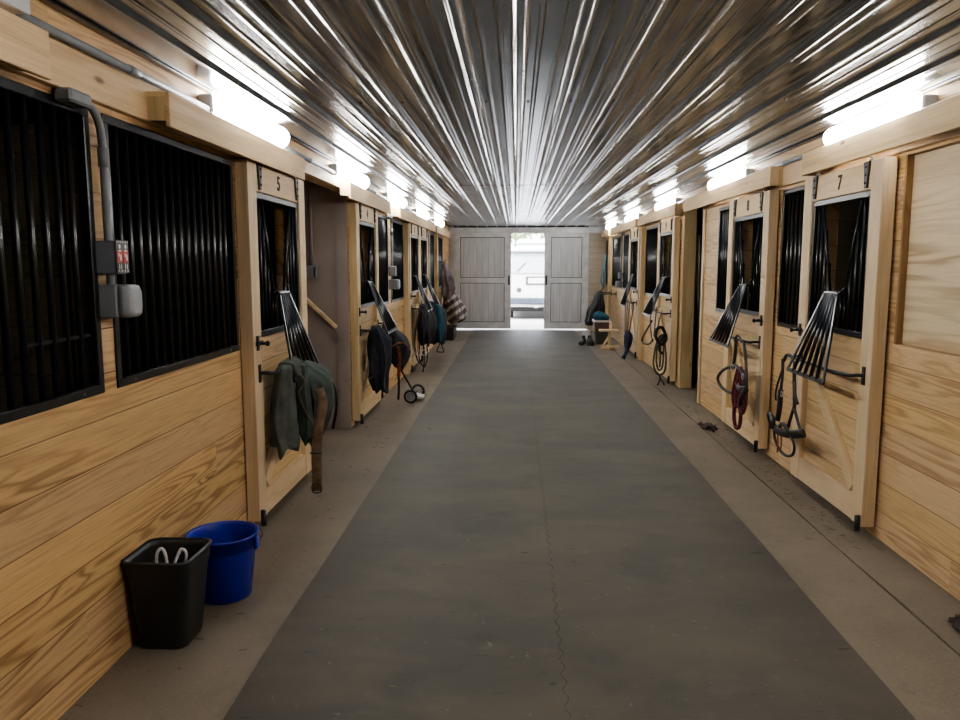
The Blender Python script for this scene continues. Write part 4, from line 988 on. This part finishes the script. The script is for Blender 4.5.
mb = MB(); mb.tube(cr([(1.92, 17.03, 1.1), (1.86, 17.0, .95), (1.84, 16.98, .8)], 5), .015, 8); mb.build('lead', M['olive_rope'], e)
MB().tube([(1.955, 17.12, 1.80), (2.0195, 17.12, 1.80)], .008).build('peg', M['black_iron'], e)
cxr, cyr = 1.70, 15.35
def crate(z0, h, w, d, mat, label, lip, lmat):
    e = thing('storage_crate', label, 'crate', (cxr, cyr, z0), 'crates stacked at the far right')
    R = [rrect(cxr, cyr, z0 + .001, w - .015, d - .015, .02, 3), rrect(cxr, cyr, z0 + h, w, d, .02, 3), rrect(cxr, cyr, z0 + h, w - .012, d - .012, .015, 3), rrect(cxr, cyr, z0 + .015, w - .027, d - .027, .015, 3)]
    MB().loft(R, smooth=False).build('crate_body', mat, e)
    R = [rrect(cxr, cyr, z0 + h - .035, w + .001, d + .001, .02, 3), rrect(cxr, cyr, z0 + h - .035, w + .012, d + .012, .022, 3), rrect(cxr, cyr, z0 + h + .002, w + .012, d + .012, .022, 3), rrect(cxr, cyr, z0 + h + .002, w - .012, d - .012, .015, 3)]
    MB().loft(R, cap=(False, False), smooth=False).build('rim', lmat, e)
crate(0, .235, .13, .17, M['crate'], 'dark green lower crate of the stack at far right', 0, M['crate'])
crate(.238, .235, .155, .20, M['crate_b'], 'brown upper crate with pale rim at far right', 0, M['greywhite'])
o = MB().lump([(1.64, 15.35, .64, .03, .04), (1.66, 15.35, .62, .09, .09), (1.69, 15.35, .55, .15, .18), (1.70, 15.35, .50, .145, .18), (1.70, 15.35, .45, .115, .155), (1.70, 15.35, .30, .11, .15), (1.70, 15.35, .262, .10, .13)], 5, .08, 1).build('teal_blanket', M['teal'], origin=(1.7, 15.35, .26), sub=1)
tag(o, 'teal blanket heaped in the upper crate at far right', 'blanket')
e = thing('wooden_stool', 'pale wooden trestle stool in front of the stacked crates', 'stool', (1.74, 14.35, 0))
MB().box(1.55, 1.90, 14.24, 14.46, .33, .365).build('seat', M['rail'], e, bevel=.006)
MB().box(1.715, 1.765, 14.325, 14.375, .06, .33).build('post', M['rail'], e, bevel=.004)
MB().bar((1.58, 14.35, .03), (1.92, 14.35, .03), .06, .06, (0, 0, 1)).bar((1.74, 14.18, .03), (1.74, 14.52, .03), .058, .058, (0, 0, 1)).build('foot', M['rail'], e, bevel=.004)
MB().bar((1.63, 14.35, .06), (1.735, 14.35, .24), .035, .03).build('brace', M['rail'], e)
MB().box(1.745, 1.80, 14.44, 14.465, .366, .50).build('upright', M['rail'], e, bevel=.004)
random.seed(3)
def boot(x, y, rz, label):
    c, s_ = math.cos(rz), math.sin(rz)
    def P(u, v, z): return (x + u * c - v * s_, y + u * s_ + v * c, z)
    e = thing('work_boot', label, 'boot', (x, y, 0), 'dark boots beside the crates')
    def sec(u, w, z0, z1): return [P(u, w * math.cos(2 * PI * i / 16), (z0 + z1) / 2 + (z1 - z0) / 2 * math.sin(2 * PI * i / 16)) for i in range(16)]
    MB().loft([sec(-.10, .02, .03, .09), sec(-.09, .045, .016, .15), sec(-.03, .052, .015, .16), sec(.03, .054, .015, .125), sec(.09, .058, .015, .105), sec(.13, .045, .017, .085), sec(.15, .016, .025, .06)]).loft([[P(-.045 + .042 * math.cos(2 * PI * i / 16), .038 * math.sin(2 * PI * i / 16), z) for i in range(16)] for z in (.10, .19)]).build('upper', M['dark_leather'], e)
    R = []
    for z in (.001, .02): R.append([P(.025 + .125 * math.cos(2 * PI * i / 20), .056 * math.sin(2 * PI * i / 20), z) for i in range(20)])
    MB().loft(R).build('sole', M['tire'], e)
boot(1.30, 14.95, -PI * .62, 'left dark boot on the floor beside the crate stack')
boot(1.45, 14.98, -PI * .42, 'right dark boot on the floor beside the crate stack')
o = MB().lump([(1.42, 15.5, .26, .03, .03), (1.42, 15.5, .24, .07, .07), (1.42, 15.5, .15, .085, .09), (1.42, 15.5, .02, .08, .085), (1.42, 15.5, .001, .07, .07)], 5, .08, 7).build('feed_sack', M['greywhite'], origin=(1.42, 15.5, 0), sub=1)
tag(o, 'small off-white sack standing behind the dark boots', 'sack')

# ------------------------------------------------------------------ outside: yard, car, tree
struct('ground_outside', MB().box(-40, 40, Y1 + .25, 90, -.1, -.005), M['ground'])
cx, cy = .58, 21.9
e = thing('parked_van', 'white van parked outside, seen through the open barn doors', 'car', (cx, cy + 2.2, 0))
def carsec(y, hw, z0, z1, r, top_in):
    pts = []
    side = [(-hw, z0), (-hw - .02, (z0 + 1.05) / 2), (-hw - .02, 1.05), (-hw + top_in * .6, z1 - r), (-hw + top_in, z1 - r * .35), (-hw + top_in + r, z1)]
    for x, z in side: pts.append((cx + x, y, z))
    for x, z in reversed(side): pts.append((cx - x, y, z))
    return pts
R = [carsec(cy + .02, .86, .42, 1.86, .10, .16), carsec(cy, .90, .40, 1.05, .05, .05), ]
R = [carsec(cy + .10, .88, .38, 1.98, .12, .14), carsec(cy + .22, .93, .35, 2.05, .12, .14), carsec(cy + 2.6, .95, .33, 2.08, .12, .14), carsec(cy + 3.4, .94, .33, 2.0, .12, .16), carsec(cy + 4.2, .92, .33, 1.15, .05, .06), carsec(cy + 4.9, .84, .38, .95, .05, .06)]
MB().loft(R).build('body', M['carpaint'], e)
MB().hexa([(cx - .74, cy + .055, 1.32), (cx + .74, cy + .055, 1.32), (cx + .66, cy + .09, 1.86), (cx - .66, cy + .09, 1.86), (cx - .74, cy + .11, 1.32), (cx + .74, cy + .11, 1.32), (cx + .66, cy + .13, 1.86), (cx - .66, cy + .13, 1.86)]).build('rear_window', M['carglass'], e)
MB().box(cx - .76, cx + .76, cy - .01, cy + .14, 1.895, 1.925).build('spoiler', M['cargrey'], e, bevel=.01)
MB().bar((cx - .55, cy + .045, 1.36), (cx - .30, cy + .06, 1.62), .02, .02).build('wiper', M['cargrey'], e)
pl = MB().box(cx - .30, cx + .30, cy + .05, cy + .11, .99, 1.22).build('plate_recess', M['cargrey'], e, bevel=.015)
MB().box(cx - .235, cx + .235, cy + .043, cy + .05, 1.03, 1.18).build('number_plate', M['white'], pl)
MB().lathe([(.001, -.012), (.06, -.010), (.07, 0), (.07, .02)], (cx - .49, cy + .09, .84), 'y', 20).build('badge', M['cargrey'], e)
MB().box(cx - .95, cx + .95, cy - .06, cy + .25, .44, .62).build('bumper', M['cargrey'], e, bevel=.03)
MB().box(cx - .06, cx + .06, cy - .14, cy + .1, .34, .40).box(cx - .22, cx + .22, cy - .02, cy + .06, .36, .43).build('hitch', M['alu'], e, bevel=.01)
MB().box(cx - .85, cx + .85, cy + .3, cy + 4.7, .22, .36).build('underbody', M['tire'], e)
for q in (-1, 1):
    MB().box(cx + q * .90, cx + q * .80, cy + .05, cy + .14, .75, 1.30).build('tail_light', M['red'], e, bevel=.02)
    for yy in (cy + .95, cy + 3.95):
        w = MB().lathe([(.2, -.11), (.31, -.11), (.335, -.08), (.335, .08), (.31, .11), (.2, .11)], (cx + q * .76, yy, .335), 'x', 28).build('wheel', M['tire'], e)
        MB().lathe([(.03, q * .115), (.2, q * .10), (.2, -q * .05), (.03, -q * .05)], (cx + q * .76, yy, .335), 'x', 20).build('hub', M['alu'], w)
for q in (-1, 1): MB().box(cx + q * .62, cx + q * .58, cy + .5, cy + 2.6, 2.085, 2.13).build('roof_rail', M['cargrey'], e, bevel=.01)
for yy in (cy + .8,): MB().box(cx - .64, cx + .64, yy - .03, yy + .03, 2.13, 2.16).build('roof_bar', M['cargrey'], e)
random.seed(11)
def tree(x, y, zc, r, h, label):
    e = thing('leafy_tree', label, 'tree', (x, y, 0), 'trees beyond the yard')
    MB().tube(cr([(x, y, 0), (x + .1, y, zc * .4), (x - .05, y, zc)], 5), [.22 - .012 * i for i in range(11)], 10).build('trunk', M['bark'], e)
    mb = MB()
    for i in range(2600):
        d = Vector((random.gauss(0, 1), random.gauss(0, 1), random.gauss(0, 1))).normalized() * (random.random() ** .4)
        n = 1 + .35 * noise.noise(d * 2.5 + Vector((x, 0, 0)))
        c = Vector((x + d.x * r * n, y + d.y * r * .8 * n, zc + d.z * h * n))
        a = Vector((random.gauss(0, 1), random.gauss(0, 1), random.gauss(0, 1))).normalized(); b = a.orthogonal().normalized(); k = random.uniform(.09, .17)
        vs = [mb.bm.verts.new(c + a * k), mb.bm.verts.new(c + b * k * .5), mb.bm.verts.new(c - a * k), mb.bm.verts.new(c - b * k * .5)]
        mb.bm.faces.new(vs)
    mb.build('foliage', M['leaf'], e)
tree(-.5, 32, 4.0, 1.9, 1.6, 'green leafy tree left of the gap, behind the white van')
tree(1.5, 38, 4.6, 2.2, 1.9, 'green leafy tree right of the gap, behind the white van')

# ------------------------------------------------------------------ sky, sun
w = bpy.data.worlds.new('World'); scene.world = w; w.use_nodes = True
nt = w.node_tree; nt.nodes.clear()
ow = nt.nodes.new('ShaderNodeOutputWorld'); bg = nt.nodes.new('ShaderNodeBackground'); sk = nt.nodes.new('ShaderNodeTexSky')
sk.sky_type = 'NISHITA'; sk.sun_disc = False; sk.sun_elevation = math.radians(48); sk.sun_rotation = math.radians(200); sk.air_density = 1.0; sk.dust_density = 4.0; sk.ozone_density = 1.0
mx = nt.nodes.new('ShaderNodeMix'); mx.data_type = 'RGBA'; mx.inputs[0].default_value = .5; mx.inputs[7].default_value = (9, 9.3, 9.6, 1)
nt.links.new(sk.outputs[0], mx.inputs[6]); nt.links.new(mx.outputs[2], bg.inputs[0]); nt.links.new(bg.outputs[0], ow.inputs[0]); bg.inputs[1].default_value = 1.3
sun = bpy.data.lights.new('sun', 'SUN'); sun.energy = 6.0; sun.angle = math.radians(2); so = bpy.data.objects.new('sun', sun); COL.objects.link(so)
so.rotation_euler = (math.radians(35), 0, math.radians(-12))

# ------------------------------------------------------------------ camera
F = 770.0
cam = bpy.data.cameras.new('camera'); cam.sensor_fit = 'HORIZONTAL'; cam.sensor_width = 36; cam.lens = F / 960 * 36; cam.clip_end = 200; cam.clip_start = .05
co = bpy.data.objects.new('camera', cam); COL.objects.link(co)
co.location = (0, 0, 1.57); co.rotation_euler = (PI / 2 - math.radians(7.107), 0, math.radians(2.656))
scene.camera = co
scene.view_settings.view_transform = 'AgX'; scene.view_settings.look = 'AgX - Medium High Contrast'; scene.view_settings.exposure = 0.0
for o in bpy.data.objects:
    if '_o' in o: del o['_o']
